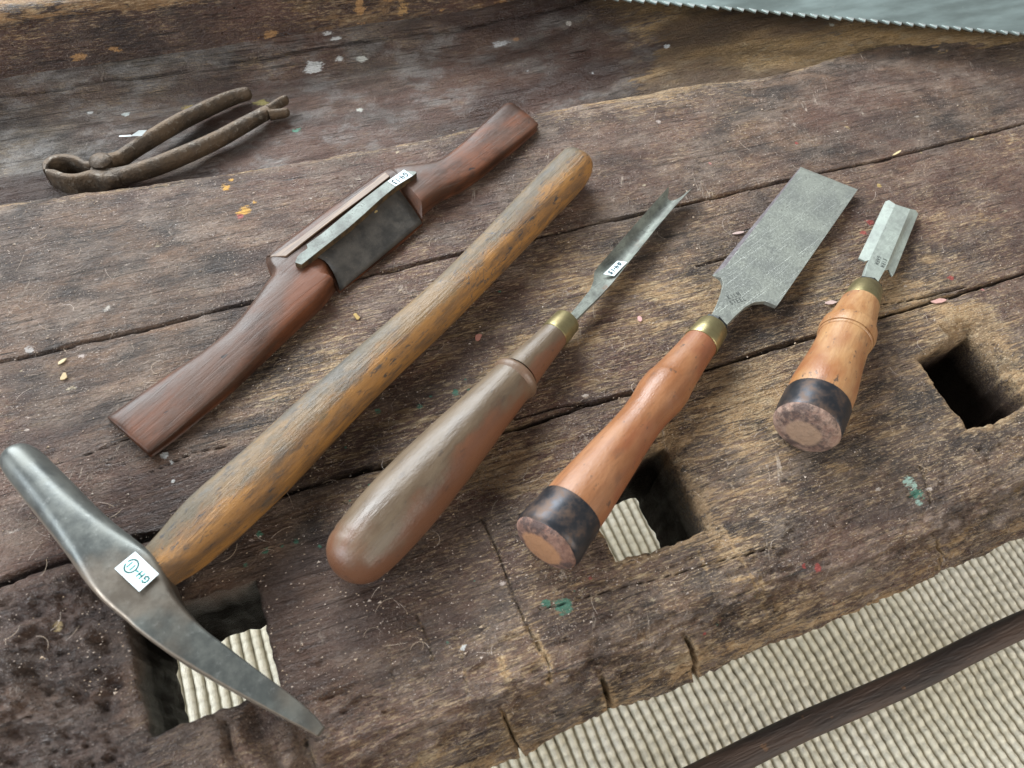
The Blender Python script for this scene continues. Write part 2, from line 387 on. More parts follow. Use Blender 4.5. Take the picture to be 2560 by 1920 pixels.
cut([(1160,1380),(1185,1430),(1190,1470)], .0009, .0016, .6, 1.0); cut([(660,1600),(690,1690)], .0009, .0018, .5, 1.0)
cut([(1510,1190),(1540,1270)], .0005, .0006, .2, .8); cut([(1580,1250),(1640,1230),(1680,1330)], .0006, .0006, .2, .8)
cut([(1560,1140),(1660,1300)], .0005, .0005, .1, .7); cut([(1990,1010),(2010,1080)], .0010, .0016, .5, .8)
cut([(2090,1170),(2170,1100),(2220,1040)], .0008, .0015, .5, 1.0)
cut([(840,1390),(850,1480)], .0006, .0008, .3, .7); cut([(995,1400),(1010,1500)], .0006, .0008, .3, .7)
for (x0, y0, z0, ln, w) in ((.100, .020, 0, .030, .0016), (.147, .026, 0, .034, .0014), (.052, .022, 0, .024, .0009), (.30, .020, 0, .02, .0007)):
    dd = abs(X-x0-(SS-sarc[-8])*.15-(fbm(SS*60, SS*0, 3, 3)-.5)*.002); k = np.clip(1-dd/w, 0, 1)*sst(.30, .5, NO)
    h -= .0065*k**.6; deep = np.maximum(deep, sst(.3, .8, k)); ochre += .6*np.clip(1-dd/(w*3), 0, 1)*sst(.30, .5, NO)
# gouged ridges at the near left, and the eroded left corner
lx = X-qd(430,1600)[0]; gm_ = sst(0, .02, X-qd(400,1600)[0])*sst(qd(700,1600)[0]+.01, qd(700,1600)[0]-.01, X)*sst(qd(560,1500)[1], qd(560,1540)[1], Yp)*1.0
h += gm_*(np.abs(np.sin((X+Yp*.25+(fbm(X*30, Yp*30, 8, 3)-.5)*.02)*math.pi/.0125))-.6)*.0055
er = sst(qd(300,1400)[0], qd(215,1400)[0], X)*sst(.168, .155, Yp)
h += er*((fbm(X*60+Yp*30, Yp*60, 9, 5, .62)-.62)*.020+(fbm(X*190, Yp*190, 10, 3)-.5)*.0042)-er*.001
# dents
for k in range(120):
    x0, y0 = rng.uniform(-.14, .66), rng.uniform(.05, .40); r = rng.uniform(.002, .006); a = rng.uniform(0, 3.1)
    ii = (abs(X-x0) < .02) & (abs(Yp-y0) < .02) & top
    dx = (X-x0)*math.cos(a)+(Yp-y0)*math.sin(a); dy = -(X-x0)*math.sin(a)+(Yp-y0)*math.cos(a)
    h -= ii*np.exp(-(dx/r)**2-(dy/(r*.4))**2)*rng.uniform(.0003, .0011)
for (px, py, r) in ((150,1100,.006), (105,985,.004), (230,1015,.004), (1325,1030,.004), (1000,1370,.004)):
    q = qd(px, py); h -= top*np.exp(-((X-q[0])/r)**2-((Yp-q[1])/(r*.7))**2)*.0016
# chipped spot with a sliver
# holes: worn rims
hin = np.zeros(X.shape, bool)
for i, H_ in enumerate(HOLES):
    d, bx, by = pdist(H_, X, Yp); ins = inside(H_, X, Yp) & top
    wr = (.003, .0045, .008)[i]*(.5+1.0*fbm(X*90, Yp*90, 20+i, 3))
    if i == 2: wr = wr*np.where((X > RAW[2][2][0]-.022) & (Yp > RAW[2][7][1]+.012), 2.0, .45)
    if i == 1: wr = wr*np.where(X > RAW[1][2][0]-.004, 2.0, .6)
    k = np.clip(1-d/wr, 0, 1)*top; h -= .55*wr*k**2; ochre += (0, .6, .40)[i]*np.clip(1-d/(wr*1.6), 0, 1); pale += (0, .7, .4)[i]*np.clip(1-d/(wr*1.6), 0, 1)
# where the ochre shows, where it is stained
oc = .04+.80*fbm(X*9+2, SS*16, 30, 4)
def blob(px, py, rx, ry, amt, tgt):
    q = qd(px, py); tgt += amt*np.exp(-(((X-q[0])/rx)**2+((Yp-q[1])/ry)**2)*(.7+.6*fbm(X*25, Yp*25, 31, 3)))
for b in ((1300,640,.07,.035,.35), (700,850,.05,.04,.25), (960,1010,.06,.03,.3), (1650,590,.05,.03,.4), (2050,700,.05,.05,.45), (1650,860,.06,.035,.35), (1900,640,.03,.02,.3),
          (1150,1010,.03,.02,.3), (2100,470,.05,.03,.15), (950,1250,.05,.012,.2), (1500,1200,.08,.012,.25), (1900,960,.06,.03,.2), (640,880,.04,.03,.25)): blob(*b, oc)
for b in ((300,620,.09,.06,-.45), (150,1100,.08,.05,-.5), (800,1400,.09,.03,-.35), (1900,200,.12,.05,-.2), (700,1250,.06,.03,-.35), (300,1050,.05,.04,-.3), (1350,1050,.03,.02,-.2)): blob(*b, oc)
oc = oc-.20*sst(.285, .305, Yp)+.35*sst(.25, .7, NO)
oc = oc+(.55*sst(YB-.035, YB-.005, Yp)*sst(.10, .2, X)*sst(.45, .3, X)+.55*sst(YB-.008, YB-.001, Yp))*(.3+fbm(X*30, Yp*50, 37, 3))
oc = oc-.45*er
ochre = np.clip(ochre+oc, 0, 1.35)
pale = pale*(.35+.9*fbm(X*12, SS*20, 33, 4))+.35*sst(.27, .30, Yp)+.3*sst(.2, .6, NO)+1.6*sst(YB-.014, YB-.001, Yp)*(.25+fbm(X*40, Yp*60, 34, 3))+.9*sst(YB-.03, YB-.004, Yp)*sst(.12, .2, X)*sst(.42, .32, X)
for b in ((1500,180,.07,.010,.5), (700,420,.09,.02,.2)): blob(*b, pale)
def st_(px, py, rx, ry, a):
    global stain_shade
    q = qd(px, py); e = np.sqrt(((X-q[0])/rx)**2+((Yp-q[1])/ry)**2)+(fbm(X*40, Yp*60, 35, 4)-.5)*.7
    stain_shade = np.maximum(stain_shade, a*sst(1.15, .7, e))
st_(400,1075,.055,.024,.85); st_(620,1330,.050,.035,.8); st_(820,1330,.06,.03,.5); st_(430,1190,.05,.016,.6); st_(250,1130,.03,.012,.5); st_(480,760,.03,.012,.3); st_(120,1450,.06,.06,.4); st_(550,1560,.08,.02,.45)
stain_shade = np.maximum(stain_shade, er*.55)
st_(1450,1130,.03,.03,.4); st_(1900,760,.03,.03,.25)
# paint marks
G = (.05,.17,.115); OR = (.62,.33,.05); PK = (.55,.22,.2); RD = (.30,.05,.04); WH = (.6,.6,.58); GB=(.25,.36,.30)
def dab(px, py, r, col, soft=.5, sx=1.0, amp=.85):
    q = qd(px, py); paint.put(np.hypot((X-q[0])/sx, Yp-q[1])+(fbm(X*160, Yp*160, 40, 3)-.5)*r*1.1, r, col, soft, amp)
for p in ((530,455,.006,OR), (548,437,.003,OR), (488,403,.004,OR), (500,385,.0025,OR), (520,468,.003,RD), (815,890,.0030,G), (870,735,.0015,G), (905,880,.0022,G), (985,848,.0028,G), (1010,842,.002,G),
          (1005,820,.002,G), (930,857,.0016,G), (575,1190,.003,G), (560,1155,.0022,G), (610,1180,.0016,G), (530,1220,.0018,G), (1215,1310,.006,G), (1180,1305,.003,G), (1250,1190,.0018,G), (1535,350,.0018,PK),
          (1780,405,.0018,PK), (2055,600,.003,RD), (1880,480,.004,RD), (1868,500,.003,RD), (2125,625,.002,PK), (330,930,.0025,RD), (1770,1225,.003,RD), (1740,1220,.002,RD), (120,1350,.0035,(.35,.26,.12)),
          (355,985,.003,WH), (370,1000,.0022,WH), (375,1040,.0015,WH), (1000,1400,.002,WH), (540,545,.001,WH), (230,670,.0035,(.42,.38,.33)), (180,770,.003,(.45,.38,.35)), (60,755,.003,(.4,.37,.35)),
          (1960,1040,.0045,GB), (1985,1065,.0055,G), (1975,1050,.0045,GB), (1985,1085,.003,GB), (640,1170,.0015,G), (690,1180,.0012,G), (430,790,.0015,(.5,.4,.2)), (1250,1190,.002,G), (1080,630,.0022,G),
          (1345,690,.002,(.4,.3,.15)), (1900,400,.002,(.5,.35,.12)), (2100,300,.003,(.5,.36,.14)), (1830,275,.003,(.42,.3,.14)), (1990,330,.003,(.40,.3,.15)), (1720,310,.002,RD), (620,325,.002,G)):
    dab(p[0], p[1], p[2]*.9, p[3])
for k in range(16):
    dab(rng.uniform(560,1000), rng.uniform(820,1200), rng.uniform(.0006,.0013), G)
for k in range(18):
    dab(rng.uniform(600,2000), rng.uniform(1250,1480), rng.uniform(.0006,.0013), RD if k % 2 else G)
for k in range(90):
    dab(rng.uniform(20,2190), rng.uniform(180,1300), rng.uniform(.0006,.0022), [(.42,.35,.31), (.50,.42,.36), (.40,.33,.22)][k % 3], .8, rng.uniform(1, 2.5), .72)
P3 = np.stack([X, Yp+NY*h, Zp+NZ*h], -1)
ex_ = np.array([-.42,-.143,-.061,.0235,.116,.209,.33,.4155,.524,.609,.671,1.0]); ey_ = np.array([.412,.4105,.4046,.4019,.399,.4056,.4067,.400,.4086,.405,.393,.39])
P3[..., 1] += (np.interp(X, ex_, ey_)-YB+(fbm(X*60, X*0, 50, 3)-.5)*.0022)*sst(YB-.05, YB, Yp)
P3[..., 2] += -.0035*sst(YB-.014, YB, Yp)**2*fbm(X*12, X*0+3, 51, 3)
cxm = (xs[:-1]+xs[1:])/2; cym = (prof[:-1,0]+prof[1:,0])/2; CXm, CYm = np.meshgrid(cxm, cym)
keep = np.ones(CXm.shape, bool); tmask = (prof[:-1,4] == 0)[:, None] & (prof[:-1,1] > -.002)[:, None]
for H_ in HOLES: keep &= ~(inside(H_, CXm, CYm) & tmask)
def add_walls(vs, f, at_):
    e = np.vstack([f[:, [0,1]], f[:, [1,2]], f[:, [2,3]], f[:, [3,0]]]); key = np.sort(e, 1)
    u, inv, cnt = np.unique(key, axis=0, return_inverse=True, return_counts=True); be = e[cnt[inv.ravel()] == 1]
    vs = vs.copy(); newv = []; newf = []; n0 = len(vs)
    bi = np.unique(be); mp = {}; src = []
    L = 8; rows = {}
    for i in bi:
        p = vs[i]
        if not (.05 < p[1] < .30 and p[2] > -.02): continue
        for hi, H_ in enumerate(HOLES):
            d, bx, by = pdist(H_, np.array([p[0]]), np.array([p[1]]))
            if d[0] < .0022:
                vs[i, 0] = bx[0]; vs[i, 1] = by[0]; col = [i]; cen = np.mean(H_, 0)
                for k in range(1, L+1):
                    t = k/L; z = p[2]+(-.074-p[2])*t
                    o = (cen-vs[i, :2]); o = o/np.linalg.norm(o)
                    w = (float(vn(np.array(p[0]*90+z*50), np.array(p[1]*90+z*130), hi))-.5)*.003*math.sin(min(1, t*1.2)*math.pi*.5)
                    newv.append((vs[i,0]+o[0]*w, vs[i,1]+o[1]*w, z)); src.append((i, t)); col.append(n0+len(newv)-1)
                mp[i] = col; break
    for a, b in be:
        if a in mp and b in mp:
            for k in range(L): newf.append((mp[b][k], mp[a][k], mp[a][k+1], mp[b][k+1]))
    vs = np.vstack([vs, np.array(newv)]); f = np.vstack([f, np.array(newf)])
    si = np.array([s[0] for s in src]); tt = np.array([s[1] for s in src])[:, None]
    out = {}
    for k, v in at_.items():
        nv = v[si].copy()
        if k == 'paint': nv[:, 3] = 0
        if k == 'deep': nv = np.clip(tt*2.6, 0, .96)+nv*0  # hole walls painted near black with depth, standing in for shade
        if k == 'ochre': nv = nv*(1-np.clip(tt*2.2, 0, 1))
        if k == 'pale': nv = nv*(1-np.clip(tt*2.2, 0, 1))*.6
        if k == 'stain_shade': nv = np.maximum(nv, np.clip(tt*2.2, 0, 1)*.85)  # on the hole walls this mask paints shade; elsewhere it holds real stains
        out[k] = np.vstack([v, nv])
    return vs, f, out
plank = grid_object('bench_top', P3, keep, M_bench, {'ochre': ochre, 'pale': np.clip(pale, 0, 2), 'stain_shade': stain_shade, 'deep': deep, 'paint': paint.c}, bench, add_walls)

# tray: sunken board that ramps up to the plank at the right
tx = np.concatenate([np.arange(-.42, -.2, .006), np.arange(-.2, .86, .0022), np.arange(.86, 1.1, .006)]); ty = np.arange(YB-.022, .59, .0018)
X, Y = np.meshgrid(tx, ty)
YR = 0.566
def tray_z(x, y=None):
    return -.030+.031*sst(.14, .62, np.asarray(x, float))
tz = tray_z(X)*1.0+(fbm(X*8, Y*12, 60, 3)-.5)*.004+(fbm(X*40, Y*130, 61, 4)-.5)*.0015+.010*sst(YR-.045, YR, Y)
lip = abs(Y-(YR-.018)-(fbm(X*25, X*0, 63, 3)-.5)*.006); tz -= .003*np.clip(1-lip/.0015, 0, 1)
tdeep = np.clip(1-lip/.0016, 0, 1)*sst(.35, .6, fbm(X*30, X*0, 64, 3))
tpaint = Paint(X.shape)
def tdab(px, py, r, col, sx=1.0, z=-.028):
    q = at(px, py, z); tpaint.put(np.hypot((X-q[0])/sx, Y-q[1])+(fbm(X*160, Y*160, 40, 3)-.5)*r*1.2, r, col)
for p in ((785,168,.006,(.62,.62,.6),1.5), (850,150,.004,(.6,.6,.58),1.5), (822,106,.004,(.6,.6,.58),2), (840,115,.003,(.6,.6,.58),2), (222,277,.0025,(.6,.6,.58),1.3), (312,278,.0035,(.55,.6,.58),1.3), (740,322,.004,(.12,.30,.22),1),
          (1255,108,.004,(.55,.55,.55),2.5), (905,148,.003,(.55,.55,.5),2), (1320,178,.002,(.6,.6,.6),1), (1478,195,.002,(.6,.6,.6),1), (1660,145,.003,(.6,.62,.62),1.2), (2050,126,.003,(.6,.62,.55),1), (470,262,.004,(.45,.33,.1),2),
          (650,250,.006,(.30,.25,.08),1.5), (1290,100,.003,(.35,.2,.1),1.5), (1420,75,.003,(.55,.5,.45),1), (900,270,.003,(.5,.5,.45),1)): tdab(*p)
toc = -.15+.45*fbm(X*8, Y*14, 70, 4)+1.3*sst(.22, .38, X+.3*(fbm(X*8, Y*14, 71, 3)-.5))*(.45+.6*fbm(X*14, Y*30, 72, 4))+.25*sst(YR-.06, YR-.02, Y)
tpale = .5+.6*fbm(X*6+2, Y*12, 73, 4)*(1-sst(.25, .45, X))
tst = .9*sst(.50, .62, fbm(X*5+4, Y*16+1, 74, 4))
grid_object('tray', np.stack([X, Y, tz], -1), np.ones((len(ty)-1, len(tx)-1), bool), M_tray, {'ochre': np.clip(toc, 0, 1.3), 'pale': np.clip(tpale, 0, 1.6), 'stain_shade': tst, 'deep': tdeep, 'paint': tpaint.c}, bench)

# back rail
rp = []
for z in np.arange(-.05, .018, .0018): rp.append((YR+.001*math.sin(z*90), z, 0, -1))
for a in np.linspace(0, 90, 9): rp.append((YR+.008-.008*math.cos(math.radians(a)), .019+.008*math.sin(math.radians(a)), math.sin(math.radians(a)), -math.cos(math.radians(a))))
for y in np.arange(YR+.010, YR+.10, .0025): rp.append((y, .027, 1, 0))
rp = np.array(rp); X, IY = np.meshgrid(tx, np.arange(len(rp))); Yr, Zr = rp[IY,0], rp[IY,1]; sr = np.concatenate([[0], np.cumsum(np.hypot(np.diff(rp[:,0]), np.diff(rp[:,1])))])[IY]
hr = (fbm(X*9, sr*20, 80, 4)-.5)*.005+(fbm(X*40, sr*120, 81, 4)-.5)*.0015
rpaint = Paint(X.shape)
def rdab(x0, z0, rx, rz, col):
    k = .9*np.clip(1-np.hypot((X-x0)/rx, (Zr-z0)/rz)-(fbm(X*90, sr*220, 86, 4)-.5)*2.2, 0, 1)**.7*(Yr < YR+.012)*(np.hypot((X-x0)/rx, (Zr-z0)/rz) < 2); kk = k > rpaint.c[...,3]; rpaint.c[kk,:3] = col; rpaint.c[...,3] = np.maximum(rpaint.c[...,3], k)
xa = at(1293,20,-.01)[0]; rdab(xa, -.008, .006, .030, (.5,.44,.32)); xa = at(1322,15,-.01)[0]; rdab(xa, .0, .005, .016, (.5,.32,.12)); xa = at(1000,10,-.01)[0]; rdab(xa, -.006, .006, .012, (.5,.30,.12))
xa = at(1035,5,-.01)[0]; rdab(xa, .003, .006, .006, (.5,.5,.4)); xa = at(885,2,-.01)[0]; rdab(xa, -.002, .006, .02, (.45,.25,.10))
for k in range(14): rdab(rng.uniform(-.1, .4), rng.uniform(-.02, .01), rng.uniform(.004,.012), rng.uniform(.002,.005), (.42,.23,.09))
roc = .0+.7*fbm(X*9, sr*24, 82, 4)+1.3*sst(.060, .070, sr)*(sr < .092)*fbm(X*10, sr*20, 83, 3)+.3*sst(.02, .12, X)*sst(.3, .2, X)
P = np.stack([X, Yr+rp[IY,3]*hr, Zr+rp[IY,2]*hr], -1)
grid_object('back_rail', P, np.ones((len(rp)-1, len(tx)-1), bool), M_rail, {'ochre': np.clip(roc, 0, 1.2), 'pale': .6+0*X, 'stain_shade': 0*X+.7*sst(.5,.7,fbm(X*6,sr*30,85,3)), 'deep': 0*X, 'paint': rpaint.c}, bench)

# lower stretcher of the bench, seen against the rug
m = N('dark_stretcher_wood', .6)
c_ = m.mix(m.ramp(m.noise(m.vec((12,80,80)), 1, 5, .65), .35, .7), (.022,.014,.011), (.065,.038,.026)); c_ = m.mix(m.mul(m.ramp(m.noise(m.vec((60,90,90)), 1, 3), .66, .72), .5), c_, (.2,.1,.04))
m.bump(m.noise(m.vec((60,500,500)), 1, 5), .001); M_str = m.done(c_)
zs = -.20; ya, yb_ = at(2560,1533,zs)[1], at(2560,1595,zs)[1]; ym = (ya+yb_)/2; wy = abs(ya-yb_)*.5*1.25
st = [(x, ym+.001*math.sin(x*31), zs-.004, 0, 1, 0, wy, .0065, 3.0) for x in np.linspace(-.6, 1.1, 60)]
loft('stretcher', st, M_str, bench, 32, 1)

adopt(bench)

# ------------------------------------------------------------------ the rug: thick ribs of knotted cords
ZR = -.34
m = N('cream_wool_cord', .95, 0, .1)
v = m.vec((1,1,1)); c_ = m.mix(m.ramp(m.noise(m.vec((6,6,6)), 1, 3), .3, .7), (.76,.71,.56), (.90,.86,.74))
c_ = m.mix(m.mul(m.ramp(m.noise(m.vec((160,110,200)), 1, 4, .7), .45, .75), .45), c_, (.46,.41,.27))
c_ = m.mix(m.mul(m.attr('gap_shade'), .85), c_, (.17,.145,.08)); m.bump(m.noise(m.vec((900,400,900)), 1, 3), .0015); M_rug = m.done(c_)  # valleys between the ribs carry occlusion shade painted into the wool colour
pit_ = .0088; rx = np.arange(-.5, 1.5, pit_/7); ry = np.arange(-.62, .70, .0017)
X, Y = np.meshgrid(rx, ry); sh = (fbm(X*6, Y*8, 90, 3)-.5)*.012+(Y-.1)*.03; cell = np.floor((X+sh)/pit_); ph = (X+sh)/pit_-cell
knot = .5+.5*np.sin(2*math.pi*(Y/.0095+_T[(cell.astype(int)) % 512, 3]*1.0+(fbm(X*20, Y*20, 91, 2)-.5)*1.2))
Z = ZR+.0066*np.sqrt(np.clip(1-(2*ph-1)**2, 0, 1))*(.86+.16*knot)+(fbm(X*60, Y*60, 92, 2)-.5)*.0022+(fbm(X*300, Y*200, 93, 2)-.5)*.0012
rug = grid_object('rug', np.stack([X, Y, Z], -1), np.ones((len(ry)-1, len(rx)-1), bool), M_rug, {'gap_shade': np.clip(sst(.50, .92, abs(2*ph-1))+.22*sst(.34, .0, knot), 0, 1)}, None)
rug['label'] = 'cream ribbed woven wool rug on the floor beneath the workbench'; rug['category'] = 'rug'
m = N('dark_floor', .6); M_fl = m.done(m.mix(m.noise(m.vec((3,40,3)), 1, 4), (.05,.035,.025), (.09,.06,.04)))
fl = mesh('floor', [(-2,-2,ZR-.006),(3,-2,ZR-.006),(3,3,ZR-.006),(-2,3,ZR-.006)], [(0,1,2,3)], M_fl); fl['kind'] = 'structure'

# ------------------------------------------------------------------ materials of the tools
def oriented(m, u):   # object coords rotated so x runs along u (tools are modelled in world space)
    return -math.atan2(u[1], u[0])
def steel(name, base, pat, dark, u, rough=.38, metal=.85, amt=.5, rust=0.0, scale=1.0):
    m = N(name, rough, metal, .5); a = -math.atan2(u[1], u[0])
    n1 = m.noise(m.vec((260*scale,260*scale,260*scale), (0,0,a)), 1, 6, .72); n2 = m.noise(m.vec((45,45,45), (0,0,a), (3,1,2)), 1, 4, .6)
    c = m.mix(m.mul(m.ramp(m.add(m.mul(n1, .35), m.mul(n2, .75)), .42, .68), amt*1.3), base, pat)
    c = m.mix(m.mul(m.ramp(m.noise(m.vec((120,180,120), (0,0,a), (8,2,1)), 1, 6, .75), .56, .76), .5), c, dark)
    if rust: c = m.mix(m.mul(m.ramp(m.noise(m.vec((50,80,60), (0,0,a), (1,8,4)), 1, 5, .7), .56, .70), rust), c, (.16,.075,.03))
    sc = m.ramp(m.noise(m.vec((30,1500,800), (0,0,a+.2)), 1, 3, .6), .58, .72); c = m.mix(m.mul(sc, .22), c, (.5,.5,.48))
    pt = m.ramp(m.noise(m.vec((700,700,700), (0,0,a), (3,3,3)), 1, 3, .7), .58, .68); c = m.mix(m.mul(pt, m.ramp(n2, .45, .62, .0, .8)), c, dark)
    m.bump(m.add(n1, m.mul(sc, -.3)), .0004, .6)
    return m.done(c, m.ramp(n1, .35, .65, rough-.06, rough+.10), m.ramp(n1, .45, .7, metal, metal*.75))
def handle_wood(name, c1, c2, c3, u, rough=.42, spots=.5, red=None, grain=1.0, dirt=(.05,.035,.03), butt=None):
    m = N(name, rough, 0, .5); a = -math.atan2(u[1], u[0])
    g = m.noise(m.vec((18,420,420), (0,0,a)), 1, 5, .65, .4); b = m.noise(m.vec((28,60,60), (0,0,a), (2,3,1)), 1, 5, .6)
    c = m.mix(m.ramp(b, .32, .68), c1, c2); c = m.mix(m.mul(m.ramp(g, .4, .7), .45*grain), c, c3)
    if red: c = m.mix(m.mul(m.ramp(m.noise(m.vec((16,34,34), (0,0,a), (7,3,1)), 1, 3), .45, .62), .75), c, red)
    if butt:    # bare, polished wood on the worn flank and towards the butt
        k = m.math('MAXIMUM', m.ramp(m.add(m.attr('side'), m.mul(m.math('SUBTRACT', b, .5), 1.4)), -.35, -.75), m.ramp(m.add(m.attr('along'), m.mul(m.math('SUBTRACT', b, .5), .04)), .018, -.004))
        c = m.mix(m.mul(k, .85), c, m.mix(b, butt, tuple(x*.55 for x in butt)))
    s = m.ramp(m.noise(m.vec((150,260,260), (0,0,a), (5,1,1)), 1, 4, .65), .62, .70); c = m.mix(m.mul(s, spots), c, dirt)
    s2 = m.ramp(m.noise(m.vec((40,120,120), (0,0,a), (15,1,1)), 1, 5, .7), .55, .75); c = m.mix(m.mul(s2, spots*.6), c, dirt)
    m.bump(m.add(m.add(g, b), m.noise(m.vec((300,700,700), (0,0,a)), 1, 4, .7)), .00035, .6)
    return m.done(c, m.ramp(b, .3, .7, rough-.07, rough+.12))
m = N('dull_brass', .36, .9); n_ = m.noise(m.vec((90,90,90)), 1, 5, .65)
m.bump(m.noise(m.vec((400,400,400)), 1, 3), .0002, .5)
M_brass = m.done(m.mix(m.ramp(n_, .35, .7), (.33,.285,.145), (.20,.165,.085)), m.ramp(n_, .3, .7, .3, .5))
M_paper = N('white_paper', .7, 0, .3); M_paper = M_paper.done((.62,.70,.72))
def ink(col): m = N('ink', .6); return m.done(col)
M_ink = ink((.03,.20,.19)); M_ink2 = ink((.02,.06,.08)); M_stamp = ink((.03,.035,.035))
m = N('black_hoop', .34, .7); n_ = m.noise(m.vec((120,120,120)), 1, 5, .7); M_hoop = m.done(m.mix(m.ramp(n_, .4, .7), (.035,.037,.043), (.10,.068,.052)), m.ramp(n_, .3, .7, .32, .6)); 
M_dark = N('dark_bolster', .45, .6).done((.03,.032,.033))
def end_grain(name, A, u, rad, c1, c2, core):
    """mushroomed striking end: paler core, dirty rim; rings by distance from the axis"""
    m = N(name, .75); mp = m.t.nodes.new('ShaderNodeVectorMath'); mp.operation = 'DISTANCE'; m.t.links.new(m.tc, mp.inputs[0]); mp.inputs[1].default_value = [float(v) for v in A]
    d = mp.outputs['Value']; n1 = m.noise(m.vec((260,260,260)), 1, 5, .7); n2 = m.noise(m.vec((90,90,90)), 1, 5, .7)
    c = m.mix(m.ramp(n1, .35, .65), c1, c2); c = m.mix(m.mul(m.ramp(n2, .45, .60), .8), c, (.045,.030,.028))
    c = m.mix(m.mul(m.ramp(m.add(d, m.mul(m.math('SUBTRACT', n2, .5), rad*.35)), rad*.56, rad*.70, 1.0, 0.0), .85), c, m.mix(n1, core, tuple(k*.6 for k in core)))
    m.bump(m.add(n1, n2), .0012); return m.done(c)

# stroke lettering: glyphs drawn as ribbons in a unit cell
GL = {'G': [[(.8,.85),(.5,1),(.15,.8),(.05,.4),(.2,.08),(.55,0),(.85,.2),(.82,.48),(.5,.48)]], 'H': [[(.15,1),(.1,0)],[(.85,1),(.8,0)],[(.1,.5),(.85,.52)]],
      '4': [[(.3,1),(.1,.45),(.9,.5)],[(.75,.95),(.7,0)]], '-': [[(.15,.45),(.8,.5)]], '1': [[(.5,1),(.48,0)]], '3': [[(.15,.95),(.6,1),(.75,.8),(.4,.55),(.8,.4),(.75,.1),(.4,0),(.1,.1)]],
      '5': [[(.8,1),(.25,.98),(.2,.58),(.6,.62),(.82,.35),(.6,.02),(.15,.05)]], 'O': [[(.5+.62*math.cos(a), .5+.62*math.sin(a)*1.15) for a in np.linspace(.3, 6.1, 22)]],
      'S': [[(.8,.9),(.4,1),(.15,.8),(.45,.52),(.8,.3),(.6,0),(.15,.1)]], 'T': [[(0,1),(1,1)],[(.5,1),(.5,0)]], 'E': [[(.9,1),(.1,1),(.1,0),(.9,0)],[(.1,.5),(.7,.5)]], 'L': [[(.1,1),(.1,0),(.85,0)]],
      'A': [[(0,0),(.5,1),(1,0)],[(.2,.4),(.8,.4)]], 'I': [[(.5,1),(.5,0)]], 'K': [[(.1,1),(.1,0)],[(.85,1),(.1,.45),(.85,0)]], 'M': [[(0,0),(.1,1),(.5,.3),(.9,1),(1,0)]], 'W': [[(0,1),(.25,0),(.5,.7),(.75,0),(1,1)]],
      'U': [[(.1,1),(.1,.2),(.5,0),(.9,.2),(.9,1)]], 'R': [[(.1,0),(.1,1),(.7,.95),(.75,.6),(.1,.5)],[(.4,.5),(.85,0)]], 'N': [[(.1,0),(.1,1),(.9,0),(.9,1)]]}
def lettering(name, chars, O, rx, up, mat, parent, wd):
    """chars: (glyph, x, y, w, h) in metres on the plane O + rx*x + up*y"""
    nr = np.cross(rx, up); vs = []; fs = []
    for g, x0, y0, w, hh in chars:
        for strk in GL[g]:
            pts = [O+rx*(x0+a*w)+up*(y0+b*hh)+nr*.00006 for a, b in strk]
            for p, q in zip(pts[:-1], pts[1:]):
                d = unit(q-p); s = np.cross(nr, d)*wd/2; k = len(vs); p = p-d*wd*.3; q = q+d*wd*.3
                vs += [p-s, p+s, q+s, q-s]; fs.append((k, k+1, k+2, k+3))
    me = bpy.data.meshes.new(name); me.from_pydata([tuple(map(float, v)) for v in vs], [], fs); return link(name, me, mat, parent, False)
def sticker(corners, chars, mat, parent, inkw=.0006, lift=.00025, label=None):
    """corners in reading order: bottom-left, bottom-right, top-right, top-left (as the writing reads)"""
    c = [np.array(k) for k in corners]; rx = unit(c[1]-c[0]); nr = unit(np.cross(rx, c[3]-c[0])); up = np.cross(nr, rx)
    c = [k+nr*lift for k in c]
    o = slab('paper_label', c, nr, .00018, M_paper, parent, 0)
    if label: o['label'] = label
    w = np.linalg.norm(c[1]-c[0]); h_ = (c[3]-c[0])@up
    sk = ((c[3]-c[0])@rx)/h_
    lettering('lettering', [(g, x*w+sk*y*h_, y*h_, a*w, b*h_) for g, x, y, a, b in chars], c[0], rx, up, mat, o, inkw)
    return o

# ------------------------------------------------------------------ chisels: a straight axis from the butt centre to the blade tip
def axis3(butt, tip, rb_px, zt):
    A = at(*butt, .015)
    for _ in range(6): rb = size(rb_px, A); A = at(*butt, rb)
    return A, at(*tip, zt), rb
class Tool:
    def __init__(s, A, B): s.A = A; s.B = B; s.L = np.linalg.norm(B-A); s.u, s.l, s.n = frame(B-A)
    def s_at(s, px, py): return tpar(s.A, s.B, px, py)*s.L
    def r_at(s, d, px): return size(px, s.A+s.u*d)
    def face(s, px, py, lift=0.0): return onplane(px, py, s.A+s.n*lift, s.n)
    def prof(s, rows, n=7):
        P = np.array([(s.s_at(x, y), s.r_at(s.s_at(x, y), r)) for x, y, r in rows]); o = np.argsort(P[:,0]); return spline(P[o], n)

